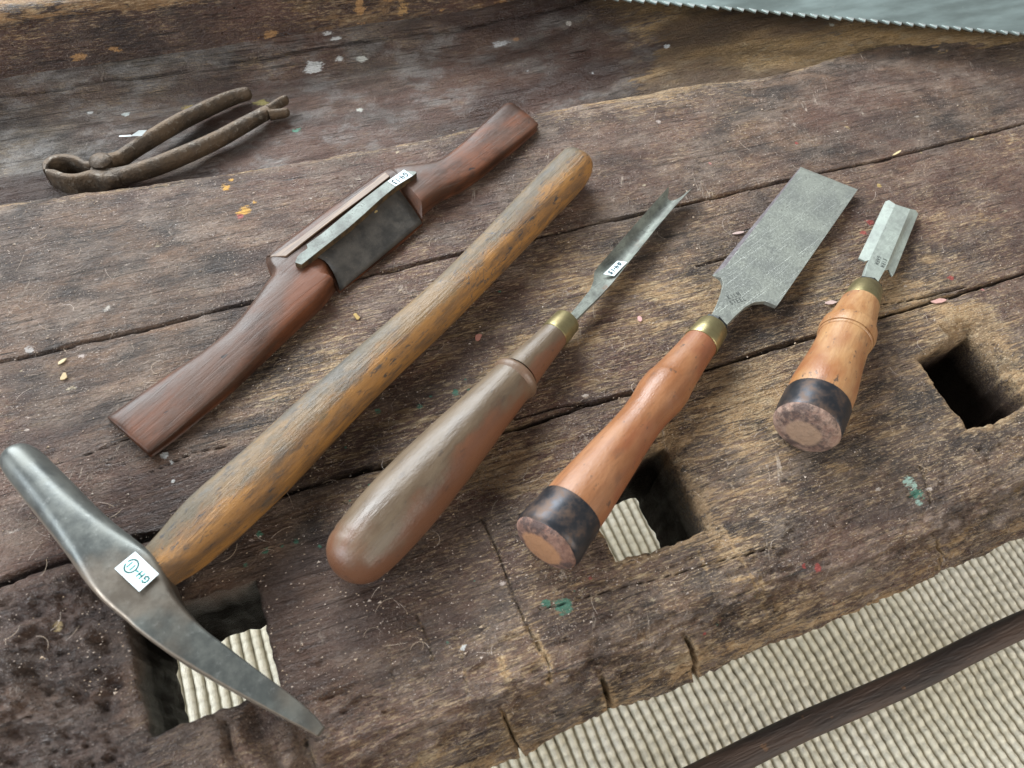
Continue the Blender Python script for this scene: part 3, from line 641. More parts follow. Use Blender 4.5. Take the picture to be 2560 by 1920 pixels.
# --- gouge
A, B, rb = axis3((868,1412), (1700,490), 92, .0080); T = Tool(A, B)
gouge = thing('gouge', 'gouge with grey brown handle, brass ferrule and hollow blade beside the hammer handle', 'gouge', (A[0], A[1], 0))
M_gh = handle_wood('greybrown_handle', (.085,.058,.036), (.125,.090,.056), (.055,.04,.028), T.u, .36, .5, None, .8, (.035,.025,.02), (.17,.070,.035))
s0 = T.s_at(905,1372)
dome = [(T.s_at(868,1412)+.0, .0006)]
R1 = T.r_at(s0, 84); sA = T.s_at(868,1412)-.006
dome = [(sA+.014*(1-math.cos(a)), R1*math.sin(a)) for a in np.linspace(.08, math.pi/2, 12)]
dome = [(s, r if r > .0 else .0005) for s, r in dome]
body = T.prof([(905,1372,87), (963,1311,92), (1036,1235,91), (1120,1143,82), (1200,1055,70), (1255,995,61), (1288,960,57)])
body = [tuple(p) for p in body if p[0] > sA+.0142]
lathe('handle', A, T.u, dome+body, M_gh, gouge, 64, .05, seed=2)
c0, c1, c2, c3 = T.s_at(1289,959), T.s_at(1302,945), T.s_at(1306,940), T.s_at(1392,843)
M_ring = handle_wood('ring_wood', (.17,.10,.065), (.12,.075,.045), (.08,.05,.035), T.u, .36, .3)
rr = T.r_at(c0, 58); hd = [o for o in C.objects if o.parent is gouge][0]
lathe('collar', A, T.u, [(c0-.001, rr*.97), (c0, rr*1.03), (c0+.0015, rr*1.09), ((c0+c1)/2, rr*1.09), (c1-.0008, rr*1.05), (c1, rr*.96), (c1+.0006, rr*.90)], M_ring, gouge, 64)
nk = T.prof([(1306,940,50), (1340,902,44), (1375,862,38), (1396,839,36)])
lathe('neck', A, T.u, [tuple(p) for p in nk], M_gh, gouge, 56, .02)
f0, f1 = T.s_at(1391,845), T.s_at(1424,808); lathe('ferrule', A, T.u, [(f0-.0002, T.r_at(f0, 30)), (f0, T.r_at(f0, 37)), (f0+.0004, T.r_at(f0, 38.5)), (f1-.0006, T.r_at(f1, 35.5)), (f1, T.r_at(f1, 34)), (f1+.00001, T.r_at(f1, 22))], M_brass, gouge, 56)
M_gb = steel('grey_gouge_steel', (.10,.105,.093), (.24,.265,.23), (.035,.03,.026), T.u, .52, .4, .6, .6)
# blade stations: outline px left, px right, lower depth, hollow depth
gs = [(1424,787,1442,797,.0055,0), (1450,756,1472,767,.006,0), (1475,724,1504,736,.0060,0), (1484,702,1530,708,.0062,.0006), (1486,680,1547,687,.0064,.002), (1497,664,1568,660,.0065,.0034),
      (1530,627,1597,625,.0066,.0042), (1580,570,1639,572,.0066,.0046), (1630,513,1686,517,.0064,.0048), (1672,466,1731,469,.0060,.0048)]
R_ = []
for k, (xl, yl, xr, yr, dep, hol) in enumerate(gs):
    pl, pr = T.face(xl, yl), T.face(xr, yr); sm_ = ((pl+pr)/2-A)@T.u
    wl, wr_ = (pl-A)@T.l, (pr-A)@T.l
    ring = []
    for j in range(17):
        t = j/16; w = wl+(wr_-wl)*t; ex = -.0105*(1-(2*t-1)**2) if k == len(gs)-1 else 0
        edge = (pl-A)@T.u*(1-t)+(pr-A)@T.u*t
        ring.append(A+T.u*(edge+ex)+T.l*w-T.n*(hol*(1-abs(2*t-1)**2.4)))
    for j in range(16, -1, -1):
        t = j/16; w = wl+(wr_-wl)*t; flat = .10 if hol else .03; w = wl+(wr_-wl)*(flat+(1-2*flat)*t) if 0 < j < 16 else w
        edge = (pl-A)@T.u*(1-t)+(pr-A)@T.u*t
        depth = .0006+(dep-.0006)*(1-abs(2*t-1)**5) if hol else dep*(.4+.6*(1-abs(2*t-1)**8))
        ex = -.0105*(1-(2*t-1)**2) if k == len(gs)-1 else 0
        ring.append(A+T.u*(edge+ex)+T.l*w-T.n*depth)
    R_.append(ring)
R2 = []
for i in range(len(R_)-1):
    R2.append(R_[i])
R2.append(R_[-1]); R2.insert(0, [p-T.u*.012 for p in R_[0]])
vs, fs = rings(R2, False); e_ = (len(R2)-1)*34
fs += [(o_+j, o_+j+1, o_+32-j, o_+33-j) for o_ in (0, e_) for j in range(16)]; gb = mesh('blade', vs, fs, M_gb, gouge, True, 35)
def fc(x, y, lift=.0): return T.face(x, y, lift)
lb = [(1567.5,656), (1535,691), (1508,686), (1543,653)]    # writing runs from the upper right to the lower left, upside down
lc = [T.face(*lb[3]), T.face(*lb[2]), T.face(*lb[1]), T.face(*lb[0])]
sticker(lc, [('G',.08,.28,.15,.42), ('4',.27,.25,.17,.5), ('-',.47,.3,.1,.4), ('1',.58,.25,.08,.5), ('5',.72,.25,.15,.48)], M_ink2, gouge, .0008, .0004, 'small white paper sticker with handwritten number')
adopt(gouge)

# --- wide chisel
A, B, rb = axis3((1363,1360), (2074,443), 90, .0035); T = Tool(A, B); Twide = T
wide = thing('wide_chisel', 'wide flat chisel with broad mottled grey blade and orange waisted handle', 'chisel', (A[0], A[1], 0))
M_wh = handle_wood('orange_beech_handle', (.21,.082,.031), (.28,.130,.058), (.12,.048,.022), T.u, .38, .8, (.18,.055,.024), .7, (.055,.034,.025))
r0 = T.s_at(1363,1360); b1 = T.s_at(1428,1274)
M_end = end_grain('battered_end_grain', A-T.u*.003, T.u, rb, (.15,.075,.055), (.25,.14,.10), (.46,.23,.11))
ed = [(-.0040*math.sqrt(max(0, 1-(k/9*.0+k/9)**2)), rb*.985*k/9+1e-5) for k in range(0, 10)]; ed += [(.0015, rb*1.0), (.0020, rb*.9)]
lathe('striking_end', A, T.u, ed, M_end, wide, 56, .03, seed=4)
hp = T.prof([(1372,1348,84), (1428,1274,82), (1452,1242,80), (1475,1211,76), (1530,1138,66), (1570,1085,58), (1600,1046,55), (1620,1020,56.5), (1636,999,60), (1645,986,62), (1662,963,61), (1672,951,57.5), (1690,927,52.5), (1717,891,47), (1740,861,44), (1748,850,43)])
lathe('handle', A, T.u, [tuple(p) for p in hp], M_wh, wide, 64, .03, seed=5)
lathe('hoop', A, T.u, [(.0008, rb*.90), (.0006, rb*.985), (.0016, rb*1.035), (.004, rb*1.05), (b1*.6, T.r_at(b1*.6, 88)), (b1-.0012, T.r_at(b1, 85.5)), (b1, T.r_at(b1, 84)), (b1+.0001, T.r_at(b1, 79))], M_hoop, wide, 64, .03, seed=6)
f0, f1 = T.s_at(1744,856), T.s_at(1776,815); lathe('ferrule', A, T.u, [(f0-.0002, T.r_at(f0, 36)), (f0, T.r_at(f0, 45)), (f0+.0005, T.r_at(f0, 46)), (f1-.0006, T.r_at(f1, 40)), (f1, T.r_at(f1, 38.5)), (f1+.0001, T.r_at(f1, 20))], M_brass, wide, 56)
o = lathe('bolster', A, T.u, [(f1-.0003, T.r_at(f1, 20)), (f1, T.r_at(f1, 37)), (f1+.0022, T.r_at(f1, 37)), (f1+.0030, T.r_at(f1, 30)), (f1+.0031, T.r_at(f1, 10))], M_dark, wide, 8)
M_wb = steel('mottled_chisel_steel', (.24,.255,.235), (.36,.385,.335), (.14,.135,.13), T.u, .38, .6, .55, .0, 2.6)
lift = .0012
def F(x, y): return T.face(x, y, lift)
wo = [(1776,795),(1787,771),(1797,749),(1805,725),(1808,708),(1803,694),(1784,681),(2003.7,412.6),(2144.7,473.6),(1942.6,765),(1913,753),(1886,755),(1862,768),(1838,790),(1817,812),(1808,826),(1786,815)]
pts = [F(*p) for p in wo]; nW = len(pts); loc = [((p-A)@T.u, (p-A)@T.l) for p in pts]
sT = max(l[0] for l in loc)
def thick(s): return .0028+(.0062-.0028)*float(sst(.62*sT, .50*sT, np.array(s)))*.6
# facet on the left side of the blade
lf0 = F(1812,668); lf1 = F(2000,422)
dn = [A+T.u*s+T.l*(w*.985)+T.n*(lift-thick(s)) for s, w in loc]
iL, iTip = 6, 7
lw = lambda p, dz: p+T.n*dz
top_ = pts[:]; 
vs = top_+dn; fs = [(i, (i+1) % nW, (i+1) % nW+nW, i+nW) for i in range(nW)]+[tuple(range(2*nW-1, nW-1, -1))]
kL0, kL1 = len(vs), len(vs)+1; vs += [lf0, lf1]
vs[iL] = vs[iL]-T.n*.0030; vs[iTip] = vs[iTip]-T.n*.0016
fs.append((iL, iTip, kL1, kL0)); fs.append((iTip, iTip+1, kL1)); 
fs.append((kL0, kL1)+tuple(range(iTip+1, iTip+2))+tuple(range(iTip+2, nW))+tuple(range(0, iL))+(iL,))
M_wf = steel('shaded_facet_steel', (.13,.115,.125), (.20,.185,.19), (.07,.06,.06), T.u, .42, .6, .4, .0, 1.5)  # darker copy of the blade steel, painting the shade of the left facet
wb = mesh('blade', vs, fs, [M_wb, M_wf], wide, True, 12); fcn = np.mean([vs[iL], vs[iTip], lf0, lf1], 0)
k_ = int(np.argmin([np.linalg.norm(np.array(p.center)-fcn)+(0 if p.area > 1e-4 else 1) for p in wb.data.polygons])); k_ = k_ if np.linalg.norm(np.array(wb.data.polygons[k_].center)-fcn) < .003 else None
if k_ is None: k_ = int(np.argmin([np.linalg.norm(np.array(p.center)-fcn) for p in wb.data.polygons]))
wb.data.polygons[k_].material_index = 1; bevel(wb, .00035, 2, 20)
bt = A+T.u*0
lo = F(1838,778); e1 = unit(T.u*.30+T.l*0-T.l*.0); 
# faint stamped letters on the neck of the blade, reading across it
rx_ = -T.u; up_ = T.l; rx_, up_ = -T.l, T.u
rx_ = unit(F(1860,745)-F(1822,757)); up_ = np.cross(T.n, rx_)
lettering('stamp', [(g, .0000+i*.0024, .0, .0017, .0028) for i, g in enumerate('KILM')]+[(g, i*.0024-.001, -.0042, .0017, .0028) for i, g in enumerate('STEEL')], F(1822,748)+T.n*.0001, rx_, up_, M_stamp, wb, .00028)
adopt(wide)

# --- small bevel edged chisel
A, B, rb = axis3((2015,1071), (2256,516), 85, .0035); T = Tool(A, B)
small = thing('bevel_chisel', 'short chisel with narrow pale blade, sloping sides and stubby orange handle', 'chisel', (A[0], A[1], 0))
M_sh = handle_wood('light_beech_handle', (.28,.125,.044), (.37,.215,.098), (.17,.07,.03), T.u, .38, .85, (.22,.08,.032), .7, (.05,.035,.028))
M_end2 = end_grain('pink_end_grain', A-T.u*.003, T.u, rb*.8, (.20,.115,.085), (.30,.20,.15), (.40,.26,.17))
ed = [(-.0045*math.sqrt(max(0, 1-(k/9)**2)), rb*.96*k/9+1e-5) for k in range(0, 10)]+[(.0012, rb*.985), (.0018, rb*.9)]
lathe('striking_end', A, T.u, ed, M_end2, small, 56, .03, seed=8)
b1 = T.s_at(2043,1006)
hp = T.prof([(2020,1060,78), (2043,1006,79), (2056,974,79), (2072,936,73), (2086,902,67), (2098,874,64), (2106,855,63), (2110,846,63)])
lathe('handle', A, T.u, [tuple(p) for p in hp], M_sh, small, 64, .02, seed=9)
g0, g1 = T.s_at(2108,850), T.s_at(2121,820); gr = T.r_at(g0, 67)
lathe('collar', A, T.u, [(g0-.0006, gr*.95), (g0, gr*.985), (g0+.0008, gr*.99), (g0+.0011, gr*.93), (g0+.0014, gr*.93), (g0+.0017, gr*1.01), ((g0+g1)/2, gr*1.04), (g1-.0014, gr*1.01), (g1-.0011, gr*.93), (g1-.0008, gr*.93), (g1-.0005, gr*.96), (g1, gr*.93), (g1+.0003, gr*.90)], M_sh, small, 64)
nk = T.prof([(2121,820,60), (2131,796,54), (2142,770,48), (2146,760,46)]); lathe('neck', A, T.u, [tuple(p) for p in nk], M_sh, small, 56, .01)
lathe('hoop', A, T.u, [(.0006, rb*.88), (.0004, rb*.95), (.0014, rb*.99), (.004, rb*1.0), (b1*.6, T.r_at(b1*.6, 84)), (b1-.0012, T.r_at(b1, 82.5)), (b1, T.r_at(b1, 81)), (b1+.0001, T.r_at(b1, 77))], M_hoop, small, 64, .02, seed=10)
f0, f1 = T.s_at(2144,764), T.s_at(2162,721); lathe('ferrule', A, T.u, [(f0-.0002, T.r_at(f0, 38)), (f0, T.r_at(f0, 46)), (f0+.0005, T.r_at(f0, 46.5)), (f1-.0006, T.r_at(f1, 38)), (f1, T.r_at(f1, 36.5)), (f1+.0001, T.r_at(f1, 20))], M_brass, small, 56)
lathe('bolster', A, T.u, [(f1-.0003, T.r_at(f1, 18)), (f1, T.r_at(f1, 36)), (f1+.0016, T.r_at(f1, 36)), (f1+.0022, T.r_at(f1, 30)), (f1+.0023, T.r_at(f1, 10))], M_dark, small, 8)
M_sb = steel('pale_chisel_steel', (.24,.265,.24), (.36,.41,.36), (.15,.15,.14), T.u, .50, .3, .5, 0, 1.0)
lift = .0025
def F(x, y, dz=0.0): return T.face(x, y, lift+dz)
# top facet (between the two bevels), then the bevels down to thin edges
topf = [(2154,709),(2160,690),(2166,668),(2173,650),(2238.3,510.2),(2276.3,522.4),(2212,676),(2200,697),(2186,722)]
tp = [F(*p) for p in topf]; bo = [T.A+T.u*((p-A)@T.u)+T.l*((p-A)@T.l)+T.n*(lift-.0045) for p in tp]
vs = tp+bo; n9 = len(tp); fs = [tuple(range(n9)), tuple(range(2*n9-1, n9-1, -1))]+[(i, (i+1) % n9, (i+1) % n9+n9, i+n9) for i in range(n9)]
el = [(2147,648),(2152,638),(2216.6,500.7)]; er_ = [(2294,532),(2236,681),(2231,686)]
k = len(vs); dE = -.0026
vs += [F(2163,652,dE), F(2147,645,dE), F(2214,503,dE), F(2222,500,dE), F(2238.3,510.2,-.003)]; fs += [(k, k+1, k+2, k+3, 4, 3)]; 
q = len(vs); vs += [v-T.n*.0014 for v in vs[k:k+4]]; fs += [(k, k+1, q+1, q), (k+1, k+2, q+2, q+1), (k+2, k+3, q+3, q+2), (q, q+1, q+2, q+3), (k, 3, 3+n9, q)]
k = len(vs); vs += [F(2289,525,dE), F(2296,534,dE), F(2237,682,dE), F(2232,690,dE), F(2222,674,dE)]; fs += [(5, k, k+1, k+2, k+3, k+4, 6)]
q = len(vs); vs += [v-T.n*.0014 for v in vs[k:k+5]]; fs += [(k+i, k+i+1, q+i+1, q+i) for i in range(4)]+[(q, q+1, q+2, q+3, q+4)]
sb = mesh('blade', vs, fs, M_sb, small, True, 12); bevel(sb, .0002, 2, 20)
rx_ = unit(F(2222,630)-F(2195,660)); rx_ = unit(F(2203,652)-F(2181,671)); up_ = np.cross(T.n, rx_)
rx_ = -T.u; up_ = np.cross(T.n, rx_)
lettering('stamp', [(g, i*.0023, 0, .0016, .0026) for i, g in enumerate('KIRM')]+[(g, i*.0023, -.0038, .0016, .0026) for i, g in enumerate('GARM')], F(2208,646)+T.n*.0001, rx_, up_, M_stamp, sb, .00026)
adopt(small)

# ------------------------------------------------------------------ pick hammer
ham = thing('pick_hammer', 'pick hammer with yellow brown handle, its dark steel head over the left mortise hole', 'hammer', at(400,1440)[:2].tolist()+[0])
hs = [  # centre line px of the handle, half width px, half height, exponent
 (1452,402,36,.0085,2.2,.0135), (1441,412,46,.0120,2.4,.0135), (1420,436,50,.0125,2.6,.0135), (1350,508,51,.0125,2.6,.0135), (1230,634,50,.0125,2.6,.0135), (1110,755,52,.0125,2.5,.0138), (1000,855,56,.0128,2.5,.014), (892,955,60,.013,2.5,.0145),
 (790,1053,66,.0135,2.5,.015), (688,1155,71,.014,2.6,.0155), (600,1236,73,.0142,2.8,.0158), (520,1310,71,.0140,3.2,.016), (450,1378,61,.0125,3.4,.016), (406,1414,54,.0110,3.4,.016), (350,1462,46,.0095,3.0,.016)]
ax = unit(at(406,1414,.016)-at(1441,412,.0135)); lat = unit(np.cross([0,0,1.], ax)); rows = []
for x, y, w, hh, e, z in hs: c_ = at(x, y, z); rows.append((*c_, *lat, size(w, c_)*.97, hh, e))
m = N('worn_hammer_handle', .5, 0, .45); a_ = -math.atan2(ax[1], ax[0])
nl = m.noise(m.vec((20,36,50), (0,0,a_), (3,2,1)), 1, 7, .72, .6); ns = m.noise(m.vec((130,430,430), (0,0,a_)), 1, 5, .7, .4); gr_ = m.noise(m.vec((22,900,900), (0,0,a_)), 1, 4, .7)
ob = m.mix(m.ramp(m.noise(m.vec((26,120,120), (0,0,a_), (9,2,1)), 1, 5, .7), .38, .62), (.30,.145,.038), (.14,.075,.032)); gb_ = m.mix(m.ramp(m.noise(m.vec((20,60,60), (0,0,a_), (1,2,1)), 1, 5, .65), .35, .65), (.085,.066,.040), (.17,.105,.045))
c_ = m.mix(m.ramp(m.add(m.add(m.mul(m.math('SUBTRACT', nl, .5), 1.9), m.mul(m.math('SUBTRACT', ns, .5), .9)), m.mul(m.attr('side'), .6)), -.15, .35), gb_, ob)
c_ = m.mix(m.mul(m.ramp(m.noise(m.vec((13,30,30), (0,0,a_), (6,6,1)), 1, 6, .7), .50, .62), .75), c_, (.060,.058,.050))
c_ = m.mix(m.mul(m.ramp(ns, .54, .64), m.ramp(nl, .40, .58, .35, .95)), c_, (.035,.035,.036)); c_ = m.mix(m.mul(m.ramp(gr_, .3, .4, 1.0, 0.0), .5), c_, (.05,.035,.02))
dx_ = m.math('ABSOLUTE', m.math('SUBTRACT', m.noise(m.vec((60,34,30), (0,0,a_), (5,16,1)), 1, 2, .5, 1.5), .5)); c_ = m.mix(m.mul(m.ramp(dx_, .001, .006, 1.0, 0.0), m.ramp(m.noise(m.vec((12,12,12)), 1, 2), .55, .6)), c_, (.05,.05,.055))
m.bump(m.add(ns, gr_), .0006, .8); M_hh = m.done(c_, m.ramp(nl, .3, .7, .40, .62))
loft('handle', rows, M_hh, ham, 44, 8)
# head: poll to pick tip; rows: left-lower outline, right-upper outline, z centre, half height, exponent
hd = [(50,1148,42,.0185,.0118,2.0), (62,1162,47,.0185,.0128,2.0), (90,1194,50,.0185,.0132,2.0), (140,1250,54,.0180,.0136,2.1), (190,1306,57,.0178,.0138,2.5), (243,1363,63,.0175,.0135,3.2), (290,1412,71,.0172,.0132,4.6), (335,1456,74,.0170,.0130,8),
      (362,1490,68,.0168,.0126,10), (386,1522,59,.0166,.0122,10), (412,1553,53,.0163,.0118,10), (475,1609,45,.0152,.0104,10), (545,1657,40,.0140,.0088,10), (612,1701,35,.0128,.0073,10), (709,1762,27,.0110,.0053,10), (770,1803,20,.0095,.0038,9), (803,1830,13,.0085,.0026,8)]
rows = []
for x, y, w_, z, hh, e in hd: c_ = at(x, y, z); rows.append([*c_, 0, 0, 0, size(w_, c_), hh, e])
rows = np.array(rows)
for i in range(len(rows)):
    t_ = unit(rows[min(i+1, len(rows)-1), :3]-rows[max(i-1, 0), :3]); rows[i,3:6] = unit(np.cross([0,0,1.], t_))
first = rows[0].copy(); t_ = unit(rows[1,:3]-rows[0,:3]); cap_ = []
for a in (.05, .6, .88): r = first.copy(); r[:3] = first[:3]-t_*.0016*(1-a*a)**.5; r[6] *= a; r[7] *= a; cap_.append(r)
rows = np.vstack([cap_, rows])
m = N('dark_forged_steel', .34, .5, .5); n1 = m.noise(m.vec((70,70,70)), 1, 6, .7); n2 = m.noise(m.vec((300,300,300)), 1, 5, .7)
c_ = m.mix(m.ramp(n1, .35, .68), (.075,.082,.078), (.125,.132,.12)); c_ = m.mix(m.mul(m.ramp(n2, .58, .7), .3), c_, (.26,.27,.26))
c_ = m.mix(m.mul(m.ramp(m.noise(m.vec((18,18,18), loc=(2,2,2)), 1, 4), .52, .68), .45), c_, (.17,.12,.08))
c_ = m.mix(m.mul(m.ramp(m.add(m.attr('side'), m.mul(m.math('SUBTRACT', n1, .5), .25)), -.80, -.93), .8), c_, m.mix(n2, (.16,.115,.075), (.36,.30,.24)))
m.bump(n2, .00016, .5); M_hm = m.done(c_, m.ramp(n1, .3, .7, .34, .50))
loft('head', rows, M_hm, ham, 96, 6, 18)
# socket lug behind the head where the handle enters
p0 = at(398,1420,.0155); lg = [(*(p0-ax*k), *lat, size(w, p0), hh, 5) for k, w, hh in ((-.008,66,.0125), (-.004,64,.0125), (.002,60,.0122), (.006,56,.0118))]
loft('eye_socket', [(*(at(406,1414,.0155)+ax*(.004)-ax*0), *lat, size(58,p0), .0118, 4), (*(at(395,1425,.0155)+ax*.012), *lat, size(64,p0), .0122, 4)], M_hm, ham, 32, 1)
zt = .0304
tc = [at(397.6,1435.3,zt), at(338.7,1379.4,zt), at(286.7,1421.8,zt), at(348.4,1479.7,zt)]
# reading direction: towards the upper left, top of the writing towards the lower left
bl, br, tr, tl = tc[0], tc[1], tc[2], tc[3]
sticker([bl, br, tr, tl], [('G',.06,.36,.17,.30), ('H',.27,.36,.16,.30), ('-',.45,.40,.10,.2), ('O',.60,.30,.28,.42), ('1',.64,.38,.08,.28), ('1',.77,.38,.08,.28)], M_ink, ham, .0007, .0003, 'white paper sticker with handwritten letters and a circled number')
adopt(ham)

# ------------------------------------------------------------------ big spokeshave
shave = thing('spokeshave', 'large dark red wooden spokeshave with steel blade bar, left of the hammer handle', 'spokeshave', at(800,700)[:2].tolist()+[0])
def sec(pL, pT, z, pR, side=.7, rnd=.25, inset=None, bz=0.0):
    """closed section: bottom left, left mid, top left, .., top right, right mid, bottom right. pL,pR px of the top face's left silhouette and front ridge"""
    L = at(*pL, z*.55); R = at(*pR, z); d = unit((R-L)*np.array([1,1,0])); w = np.linalg.norm((R-L)[:2]); out = []
    zz = z
    out.append(L+d*w*.10+np.array([0,0,bz+.0004-L[2]])); out.append(L+d*w*.02+np.array([0,0,z*.30-L[2]])); out.append(L); 
    out.append(L+d*w*.05+np.array([0,0,z*.82-L[2]])); out.append(L+d*w*.16+np.array([0,0,z*.98-L[2]]))
    out.append(L+d*w*.4+np.array([0,0,z*1.05-L[2]])); out.append(L+d*w*.62+np.array([0,0,z*1.05-L[2]])); out.append(L+d*w*.84+np.array([0,0,z*1.02-L[2]]))
    out.append(R+np.array([0,0,-z*.06])); out.append(R+d*.0012+np.array([0,0,-z*.25])); out.append(R+d*.0012*side+np.array([0,0,-z*.7])); out.append(R-d*.0008+np.array([0,0,-z+.0004]))
    return np.array(out)
left = [sec((268,1044),0,.0042,(365,1130)), sec((276,1038),0,.0058,(374,1122)), sec((350,986),0,.0068,(428,1079)), sec((430,932),0,.0082,(495,1021)), sec((505,883),0,.0098,(566,958)), sec((578,824),0,.0112,(628,896)),
        sec((628,765),0,.0125,(690,832)), sec((662,716),0,.0133,(745,778)), sec((680,690),0,.0138,(788,738)), sec((668,666),0,.0140,(812,708)), sec((664,650),0,.0140,(826,688))]
right = [sec((967,426),0,.0140,(1052,500)), sec((1010,420),0,.0138,(1068,487)), sec((1062,415),0,.0130,(1100,468)), sec((1103,402),0,.0118,(1146,450)), sec((1145,370),0,.0104,(1190,425)), sec((1195,322),0,.0092,(1238,390)),
         sec((1235,284),0,.0080,(1290,350)), sec((1262,262),0,.0066,(1334,315)), sec((1275,258),0,.0048,(1343,306))]
def cen(pL, pM, pN, pF):
    """middle: back strip, flat under the bar, hollow ramp down to the front edge"""
    z = .0140; L = at(*pL, z*.55); Mm = at(*pM, z*1.03); Nn = at(*pN, .0105); Fq = at(*pF, .0022); d = unit((Fq-L)*np.array([1,1,0])); o = []
    g = lambda p, zz: np.array([p[0], p[1], zz])
    o += [g(L+d*.003, .0004), g(L+d*.0006, z*.3), L, g(L+d*.0015, z*.82), g(L+d*.004, z*.98), g(L*.4+Mm*.6, z*1.04), Mm, Nn, g(Nn*.5+Fq*.5, .0050), Fq, g(Fq, .0012), g(Fq-d*.0004, .0004)]
    return np.array(o)
mids = [cen((664,650),(757,625),(812,650),(848,731)), cen((741,590),(835,552),(893,580),(925,670)), cen((841,514),(905,492),(950,520),(1000,610)), cen((967,426),(990,440),(1003,478),(1056,560))]
def smooth_secs(secs, n): return [s.reshape(-1, 3) for s in spline(np.array([s.ravel() for s in secs]), n)]
def closedspline(sec_, n=4):
    P = np.vstack([sec_[-1], sec_, sec_[0], sec_[1]]); out = []
    for i in range(1, len(P)-2):
        for k in range(n):
            t = k/n; a, b, c, d = P[i-1], P[i], P[i+1], P[i+2]; out.append(.5*((2*b)+(-a+c)*t+(2*a-5*b+4*c-d)*t*t+(-a+3*b-3*c+d)*t**3))
    return out
def lin(sec_, n=4):
    out = []; N_ = len(sec_)
    for i in range(N_):
        for k in range(n): out.append(sec_[i]+(sec_[(i+1) % N_]-sec_[i])*k/n)
    return out
allr = [closedspline(s) for s in smooth_secs(left, 5)]+[lin(s) for s in smooth_secs(mids, 4)]+[closedspline(s) for s in smooth_secs(right, 5)]
sax = unit(at(1300,285)-at(310,1090))
m = N('dark_red_rosewood', .30, 0, .22); a_ = -math.atan2(sax[1], sax[0])
g_ = m.noise(m.vec((14,420,420), (0,0,a_)), 1, 5, .65, .5); b_ = m.noise(m.vec((22,50,50), (0,0,a_), (1,1,1)), 1, 5, .65)
c_ = m.mix(m.ramp(b_, .36, .64), (.032,.017,.012), (.125,.045,.021)); c_ = m.mix(m.mul(m.ramp(g_, .42, .62), .3), c_, (.055,.028,.018))
c_ = m.mix(m.mul(m.ramp(m.noise(m.vec((16,24,24), (0,0,a_), (4,2,1)), 1, 5, .65), .40, .62), m.ramp(m.sep('Z'), .0025, .008, .1, .7)), c_, (.062,.040,.030))
c_ = m.mix(m.mul(m.ramp(m.noise(m.vec((50,110,110), (0,0,a_), (14,2,1)), 1, 5, .65), .66, .70), .9), c_, (.015,.012,.012))
m.bump(m.add(g_, b_), .0004, .6); M_rose = m.done(c_, m.ramp(b_, .3, .7, .30, .48))
vs, fs = rings(allr); sbody = mesh('body', vs, fs, M_rose, shave, True, 38)
# pale worn strip along the back of the throat
m = N('pale_worn_strip', .5); g_ = m.noise(m.vec((30,500,500), (0,0,a_)), 1, 5, .7)
M_strip = m.done(m.mix(m.ramp(g_, .35, .65), (.19,.125,.080), (.085,.055,.038)))
def strip_pt(x, y, z): return at(x, y, z)
sp = [strip_pt(674,641,.0137), strip_pt(760,577,.0137), strip_pt(843,514,.0137), strip_pt(905,468,.0137), strip_pt(961,428,.0137), strip_pt(975,440,.0160), strip_pt(915,487,.0160), strip_pt(840,542,.0160), strip_pt(765,600,.0160), strip_pt(715,640,.0156)]
nn = np.array([0,0,1.]); so = slab('worn_strip', sp, nn, .0014, M_strip, shave, .0004)
# dark plate in the throat, blade bar
m = N('dark_throat_plate', .5, .25); n_ = m.noise(m.vec((60,60,60)), 1, 6, .7); n3 = m.noise(m.vec((300,300,300)), 1, 5, .75); c_ = m.mix(m.ramp(n_, .35, .65), (.026,.024,.021), (.062,.054,.045)); c_ = m.mix(m.mul(m.ramp(n3, .60, .72), .5), c_, (.13,.10,.07)); m.bump(n3, .0003); M_plate = m.done(c_, m.ramp(n_, .3, .7, .42, .62))
pc = [at(768,640,.0142), at(812,655,.0120), at(838,694,.0070), at(850,731,.0030), at(1055,560,.0030), at(1030,522,.0070), at(998,480,.0122), at(978,462,.0142)]
pn = unit(np.cross(pc[3]-pc[0], pc[4]-pc[3])); pn = pn if pn[2] > 0 else -pn
g1_ = [pc[0], pc[1], pc[2], pc[3]]; g2_ = [pc[7], pc[6], pc[5], pc[4]]; vs = []; nr_ = 12
A4, B4 = spline(g1_, 4), spline(g2_, 4)
for i in range(len(A4)):
    for j in range(nr_+1): vs.append(A4[i]+(B4[i]-A4[i])*j/nr_+np.array([0,0,.0006]))
fs = [(i*(nr_+1)+j, i*(nr_+1)+j+1, (i+1)*(nr_+1)+j+1, (i+1)*(nr_+1)+j) for i in range(len(A4)-1) for j in range(nr_)]
pl = mesh('throat_plate', vs, fs, M_plate, shave, True); sm_ = pl.modifiers.new('solid', 'SOLIDIFY'); sm_.thickness = .0008; sm_.offset = -1
M_bar = steel('mottled_bar_steel', (.085,.09,.082), (.25,.285,.26), (.035,.03,.025), sax, .62, .25, .6, .1, 1.6)
zb = .0182
bp = [(737,656),(743,641),(752,632),(769,620),(766,611),(805,583),(841,553),(913,494),(969,451),(1007,426),(1039,428),(1042,432),(1032,440),(990,466),(950,499),(913,533),(872,569),(807,620),(778,643),(754,662)]
m = N('shaded_rusty_side', .6, .4); M_bside = m.done(m.mix(m.ramp(m.noise(m.vec((120,120,120)), 1, 5, .7), .35, .65), (.035,.028,.020), (.12,.075,.035)))  # darker rusty brown on the bar's sides stands in for their shade
bar = slab('blade', [at(x, y, zb) for x, y in bp], nn, .0046, [M_bar, M_bside], shave, .0003)
for p in bar.data.polygons: p.material_index = 0 if abs(p.normal.z) > .7 else 1
tang = []
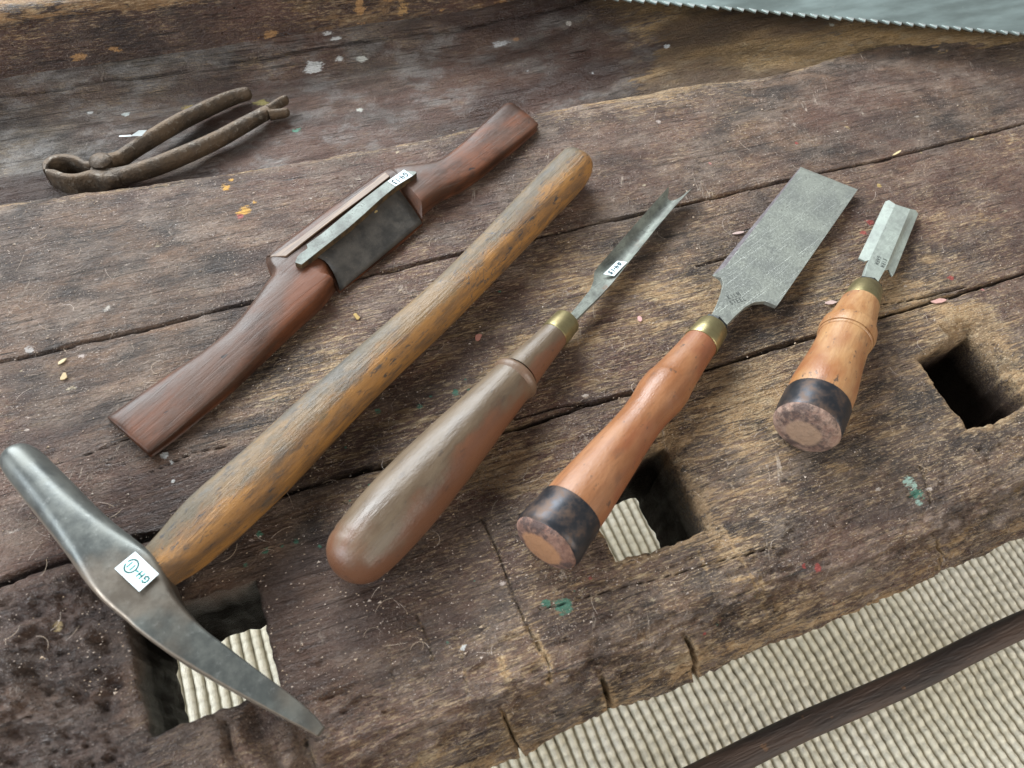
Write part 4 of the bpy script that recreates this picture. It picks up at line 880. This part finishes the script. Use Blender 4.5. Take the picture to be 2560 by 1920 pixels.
for (x, y) in ((748,652), (1028,436)):
    c_ = at(x, y, zb-.004); lathe('tang', c_+np.array([0,0,-.009]), np.array([0.02,0,1.]), [(0,.0028),(.009,.0030)], M_bar, shave, 6)
m = N('tarnished_gold_flake', .4, .6); M_gold = m.done((.45,.33,.15))
for fx_, fy_, fr_ in ((938,532,.0011), (905,575,.0013)):
    ctr = onplane(fx_, fy_, pc[0]*.5+pc[4]*.5, pn); e1 = unit(np.cross(pn, [0,0,1.])); e2 = np.cross(pn, e1); ctr = ctr+pn*.0016
    slab('gold_flake', [ctr+(e1*math.cos(a)*1.3+e2*math.sin(a)*.7)*fr_*(.7+.5*rng.random()) for a in np.linspace(0, 5.6, 9)], pn, .0012, M_gold, pl, 0)
cs = [at(969,454,zb), at(1010,425,zb), at(1031.5,440,zb), at(989,466,zb)]
# writing upside down: reading from the upper right to the lower left
sticker([cs[1], cs[0], cs[3], cs[2]], [('G',.10,.25,.16,.5), ('4',.30,.22,.17,.55), ('-',.50,.3,.1,.4), ('1',.62,.25,.08,.5), ('3',.76,.22,.15,.5)], M_ink2, shave, .0008, .0003, 'small white paper sticker with handwritten number')
adopt(shave)

# ------------------------------------------------------------------ pincers in the tray
def tz_(x): return float(tray_z(x))
pin = thing('pincers', 'rusty iron carpenter pincers with splayed handles lying in the sunken tray', 'pincers', at(250,404,-.03)[:2].tolist()+[-.03])
m = N('rusty_brown_iron', .55, .55); n1 = m.noise(m.vec((60,60,60)), 1, 6, .7); n2 = m.noise(m.vec((260,260,260)), 1, 5, .7)
c_ = m.mix(m.ramp(n1, .35, .66), (.048,.036,.026), (.105,.072,.045)); c_ = m.mix(m.mul(m.ramp(n2, .55, .68), .5), c_, (.22,.20,.17)); m.bump(m.add(n1, n2), .0012); M_iron = m.done(c_, m.ramp(n1, .3, .7, .4, .65))
def tube_rows(pts, z0, sub=6):
    P = [np.array([*at(x, y, z), w, hh, e]) for x, y, z, w, hh, e in pts]; rows = []
    for i, p in enumerate(P):
        t_ = P[min(i+1, len(P)-1)][:3]-P[max(i-1, 0)][:3]; l_ = unit(np.cross([0,0,1.], t_)); rows.append((*p[:3], *l_, size(p[3], p[:3]), p[4], p[5]))
    return rows
zp = -.022
up_arm = [(262,420,zp,19.2,.006,3), (282,405,zp,17.6,.006,3), (301,398,zp+.001,14.4,.006,2.6), (338,373,zp+.002,15.2,.0062,2.2), (387,342,zp+.003,16.8,.0065,2), (449,306,zp+.002,16.8,.0066,2), (526,268,zp,16.0,.0064,2), (585,243,zp-.001,14.8,.0058,2), (618,234,zp-.001,13.6,.0052,2), (624,231,zp-.001,9.6,.0038,2)]
loft('upper_arm', tube_rows(up_arm, 0), M_iron, pin, 28, 6)
lo_arm = [(240,432,zp-.001,17.6,.006,3), (275,444,zp-.001,20.8,.006,3), (318,438,zp,18.4,.0064,2.4), (387,417,zp+.001,18.4,.0068,2.2), (464,386,zp+.001,19.2,.0068,2.0), (541,351,zp,18.4,.0064,2), (610,313,zp,16.8,.0058,2.2), (664,283,zp-.001,15.2,.0048,2.6), (686,272,zp-.001,14,.0042,3)]
loft('lower_arm', tube_rows(lo_arm, 0), M_iron, pin, 28, 6)
for pts in ([(672,276,zp,11,.0044,2), (702,256,zp+.001,9.5,.0042,2), (714,250,zp+.001,8.5,.004,2), (718,247,zp+.001,5,.003,2)], [(672,288,zp-.001,12,.0044,2), (704,284,zp-.002,10,.0040,2), (717,281,zp-.002,9,.0038,2), (722,279,zp-.002,5,.0025,2)]):
    loft('claw_prong', tube_rows(pts, 0), M_iron, pin, 20, 5)
ja = [(285,400,zp,15,.0052,3), (262,418,zp,17,.0055,3), (226,432,zp-.003,9,.0095,4), (205,421,zp-.003,9,.0095,4), (172,415,zp-.003,10,.0095,4), (144,420,zp-.003,11,.0095,4), (128,434,zp-.003,10,.0095,4), (126,450,zp-.003,5,.0095,4)]
loft('jaw', tube_rows(ja, 0), M_iron, pin, 28, 6)
jb = [(300,445,zp-.0005,18,.0052,3), (272,448,zp,22,.0056,3), (240,457,zp-.003,15,.0095,4), (205,464,zp-.003,10,.0095,4), (172,463,zp-.003,10,.0095,4), (148,455,zp-.003,11,.0095,4), (133,452,zp-.003,8,.0095,4), (131,450,zp-.003,5,.0095,4)]
loft('jaw', tube_rows(jb, 0), M_iron, pin, 28, 6)
c_ = at(252,404,zp+.006); rv = size(27, c_)
lathe('rivet', c_+np.array([0,0,-.006]), np.array([.0,.03,1.]), [(0, rv*.9), (.006, rv*.95), (.0068, rv*1.0), (.0082, rv*.9), (.0095, rv*.62), (.0100, rv*.3), (.0101, 1e-5)], M_iron, pin, 32, .06)
zz = zp+.0085; q = [at(326,340,zz+.001), at(347,326,zz+.004), at(367,325,zz+.004), at(354,340,zz+.001)]
tg = slab('paper_label', q, unit(np.cross(q[1]-q[0], q[3]-q[0]))*-1 if np.cross(q[1]-q[0], q[3]-q[0])[2] < 0 else unit(np.cross(q[1]-q[0], q[3]-q[0])), .0003, M_paper, pin, 0); tg['label'] = 'small white paper tag with a loose folded edge'
q = [at(297,339.5,zz+.001), at(326,337,zz+.001), at(330,340,zz+.001), at(298,341.5,zz+.001)]; slab('paper_fold', q, nn, .0003, M_paper, tg, 0)
adopt(pin)
tg_children = [o for o in C.objects if o.parent is tg]
for o in tg_children: o.matrix_parent_inverse = Matrix.Identity(4)

# ------------------------------------------------------------------ saw blade at the far right
zs_ = .020
p0, p1 = at(1560,-5,zs_), at(2600,85,zs_); sd = unit(p1-p0); sn = unit(np.cross([0,0,1.], sd)); Ls = 1.15; st0 = p0-sd*.35; pitch = .0102
vs = []; n_t = int(Ls/pitch); edge = []
for k in range(n_t): edge += [st0+sd*(k*pitch), st0+sd*(k*pitch+pitch*.85)-sn*.0040]
edge.append(st0+sd*(n_t*pitch)); back = [edge[-1]+sn*.16, edge[0]+sn*.10]
poly = edge+back; n = len(poly); tl_ = np.array([0,0,-.0011])
rr_ = lambda p: p+np.array([0,0,.10*max(0, (p-st0)@sn)*0])
vs = [rr_(p) for p in poly]+[rr_(p)+tl_ for p in poly]
m = N('greenish_saw_steel', .38, .8); n1 = m.noise(m.vec((10,40,20)), 1, 5, .6); n2 = m.noise(m.vec((200,200,200)), 1, 5, .7)
c_ = m.mix(m.ramp(n1, .3, .7), (.22,.27,.255), (.34,.42,.405)); c_ = m.mix(m.mul(m.ramp(n2, .58, .7), .3), c_, (.5,.55,.5)); M_saw = m.done(c_, m.ramp(n1, .3, .7, .32, .46))
M_tooth = N('bright_filed_steel', .35, .7).done((.55,.58,.56))
saw = thing('hand_saw', 'greenish grey saw blade with toothed edge across the far right corner', 'saw', p0)
fs = [tuple(range(n)), tuple(range(2*n-1, n-1, -1))]+[(i, (i+1) % n, (i+1) % n+n, i+n) for i in range(n)]
mesh('blade', vs, fs, M_saw, saw)
# filed faces of the teeth: short bright triangles with real thickness
tv = []; tf = []
for k in range(n_t):
    a = edge[2*k]; b = edge[2*k+1]; c_ = edge[2*k+2]; j = len(tv); up = np.array([0,0,.0004])
    q = a*.6+c_*.4+sn*.0004; b = b*1.0; c_ = b+(c_-b)*.75; tv += [q+up, b+up, c_+up, q-up*3, b-up*3, c_-up*3]; tf += [(j, j+1, j+2), (j+5, j+4, j+3), (j, j+3, j+4, j+1), (j+1, j+4, j+5, j+2), (j+2, j+5, j+3, j)]
mesh('toothed_edge', tv, tf, M_tooth, saw); 
# its wooden handle, outside the picture
adopt(saw)

# ------------------------------------------------------------------ crumbs and fibres
def surf_z(x, y): return .0004
vs = []; fs = []
for k in range(9000):
    px, py = rng.uniform(0, 2560), rng.uniform(230, 1750); p = at(px, py, .0); x, y = p[:2]
    if y > YB-.003 or y < YF: continue
    if rng.random() > float(vn(np.array(x*22), np.array(y*26), 3))*1.35: continue
    if any(inside(H_, np.array([x]), np.array([y]))[0] for H_ in HOLES): continue
    r = rng.uniform(.00012, .00042)*(1 if rng.random() < .94 else 1.9); a = rng.uniform(0, 6.28); j = len(vs)
    z = (float(fbm(np.array(x*7.), np.array(y*9.), 1, 3))-.5)*.004+(float(fbm(np.array(x*30.), np.array((sarc[np.argmin(abs(prof[:,0]-y))])*70), 2, 4))-.5)*.0016+.0002
    for i in range(3): vs.append((x+r*1.6*math.cos(a+i*2.1), y+r*math.sin(a+i*2.1), z))
    vs.append((x, y, z+r)); fs += [(j, j+1, j+3), (j+1, j+2, j+3), (j+2, j, j+3)]
m = N('pale_sawdust', .9); M_dust = m.done(m.mix(m.ramp(m.noise(m.vec((90,90,90)), 1, 2), .4, .6), (.44,.34,.24), (.52,.44,.38)))
def zbench(x, y):
    i = np.argmin(abs(prof[:,0]-y)); return (float(fbm(np.array(x*7.), np.array(y*9.), 1, 3))-.5)*.004+(float(fbm(np.array(x*30.), np.array(sarc[i]*70), 2, 4))-.5)*.0016
for k in range(330):     # lint and fibres
    px, py = rng.uniform(0, 2560), rng.uniform(230, 1650); p = at(px, py, 0); x, y = p[:2]
    if y > YB-.01 or y < YF: continue
    if any(inside(H_, np.array([x]), np.array([y]))[0] for H_ in HOLES): continue
    a = rng.uniform(0, 6.28); cv = rng.uniform(-260, 260); L_ = rng.uniform(.002, .013); q = np.array([x, y]); prev = None; w = rng.uniform(.00004, .00007); z = zbench(x, y)+.0006
    for i in range(7):
        s = np.array([-math.sin(a), math.cos(a)])*w; j = len(vs); vs += [(q[0]-s[0], q[1]-s[1], z), (q[0]+s[0], q[1]+s[1], z+.00004)]
        if prev is not None: fs.append((prev, prev+1, j+1, j))
        prev = j; q = q+np.array([math.cos(a), math.sin(a)])*L_/6; a += cv*L_/6
dust = mesh('sawdust', vs, fs, M_dust); dust['kind'] = 'stuff'; dust['label'] = 'pale sawdust and lint scattered over the bench top'
def chip(px, py, ln, wd, ang, col, label, th=.0006, nm='wood_chip', cat='wood chip'):
    p = at(px, py); z = zbench(p[0], p[1])+.0003; u_ = np.array([math.cos(ang), math.sin(ang), 0]); v_ = np.array([-u_[1], u_[0], 0]); n = 9; poly = []
    for k in range(n): a = k/n*6.283; rr = .75+.5*rng.random(); poly.append(np.array([p[0], p[1], z+th+.0004*math.cos(a)])+u_*math.cos(a)*ln/2*rr+v_*math.sin(a)*wd/2*rr)
    mm = N(nm+'_mat', .8); mt = mm.done(mm.mix(mm.noise(mm.vec((600,600,600)), 1, 3), col, tuple(c*.6 for c in col)))
    o = slab(nm, poly, nn, th, mt, None, .0001); o['label'] = label; o['category'] = cat
chip(893,796, .0050,.0024, 1.9, (.50,.34,.12), 'curled yellow wood chip left of the hammer handle, below its middle')
chip(1196,845, .0048,.0036, .8, (.46,.20,.15), 'reddish brown shaving crumb between the hammer handle and the gouge ferrule')
chip(1599,798, .0030,.0042, .2, (.55,.32,.30), 'pale pink fluff crumb right of the gouge neck', nm='fluff', cat='fluff')
chip(2348,752, .0120,.0036, -.2, (.52,.30,.26), 'pink fluff tuft lying on the crack right of the short chisel ferrule', nm='fluff', cat='fluff')
chip(2078,757, .0080,.0030, -.3, (.50,.36,.32), 'pale pink fluff left of the short chisel ferrule', nm='fluff', cat='fluff')
chip(2242,384, .0095,.0016, .25, (.62,.50,.28), 'straight pale splinter lying in the crack above the short chisel', nm='splinter', cat='splinter')
chip(158,906, .0055,.0018, .4, (.55,.45,.28), 'thin pale splinter on the left of the bench above the hammer head', nm='splinter', cat='splinter')
chip(160,944, .0045,.0034, .9, (.50,.38,.22), 'tan wood chip just below the thin splinter at the left')
chip(1846,580, .0080,.0022, -.1, (.52,.38,.34), 'curved pale shaving left of the wide chisel blade', nm='shaving', cat='shaving')
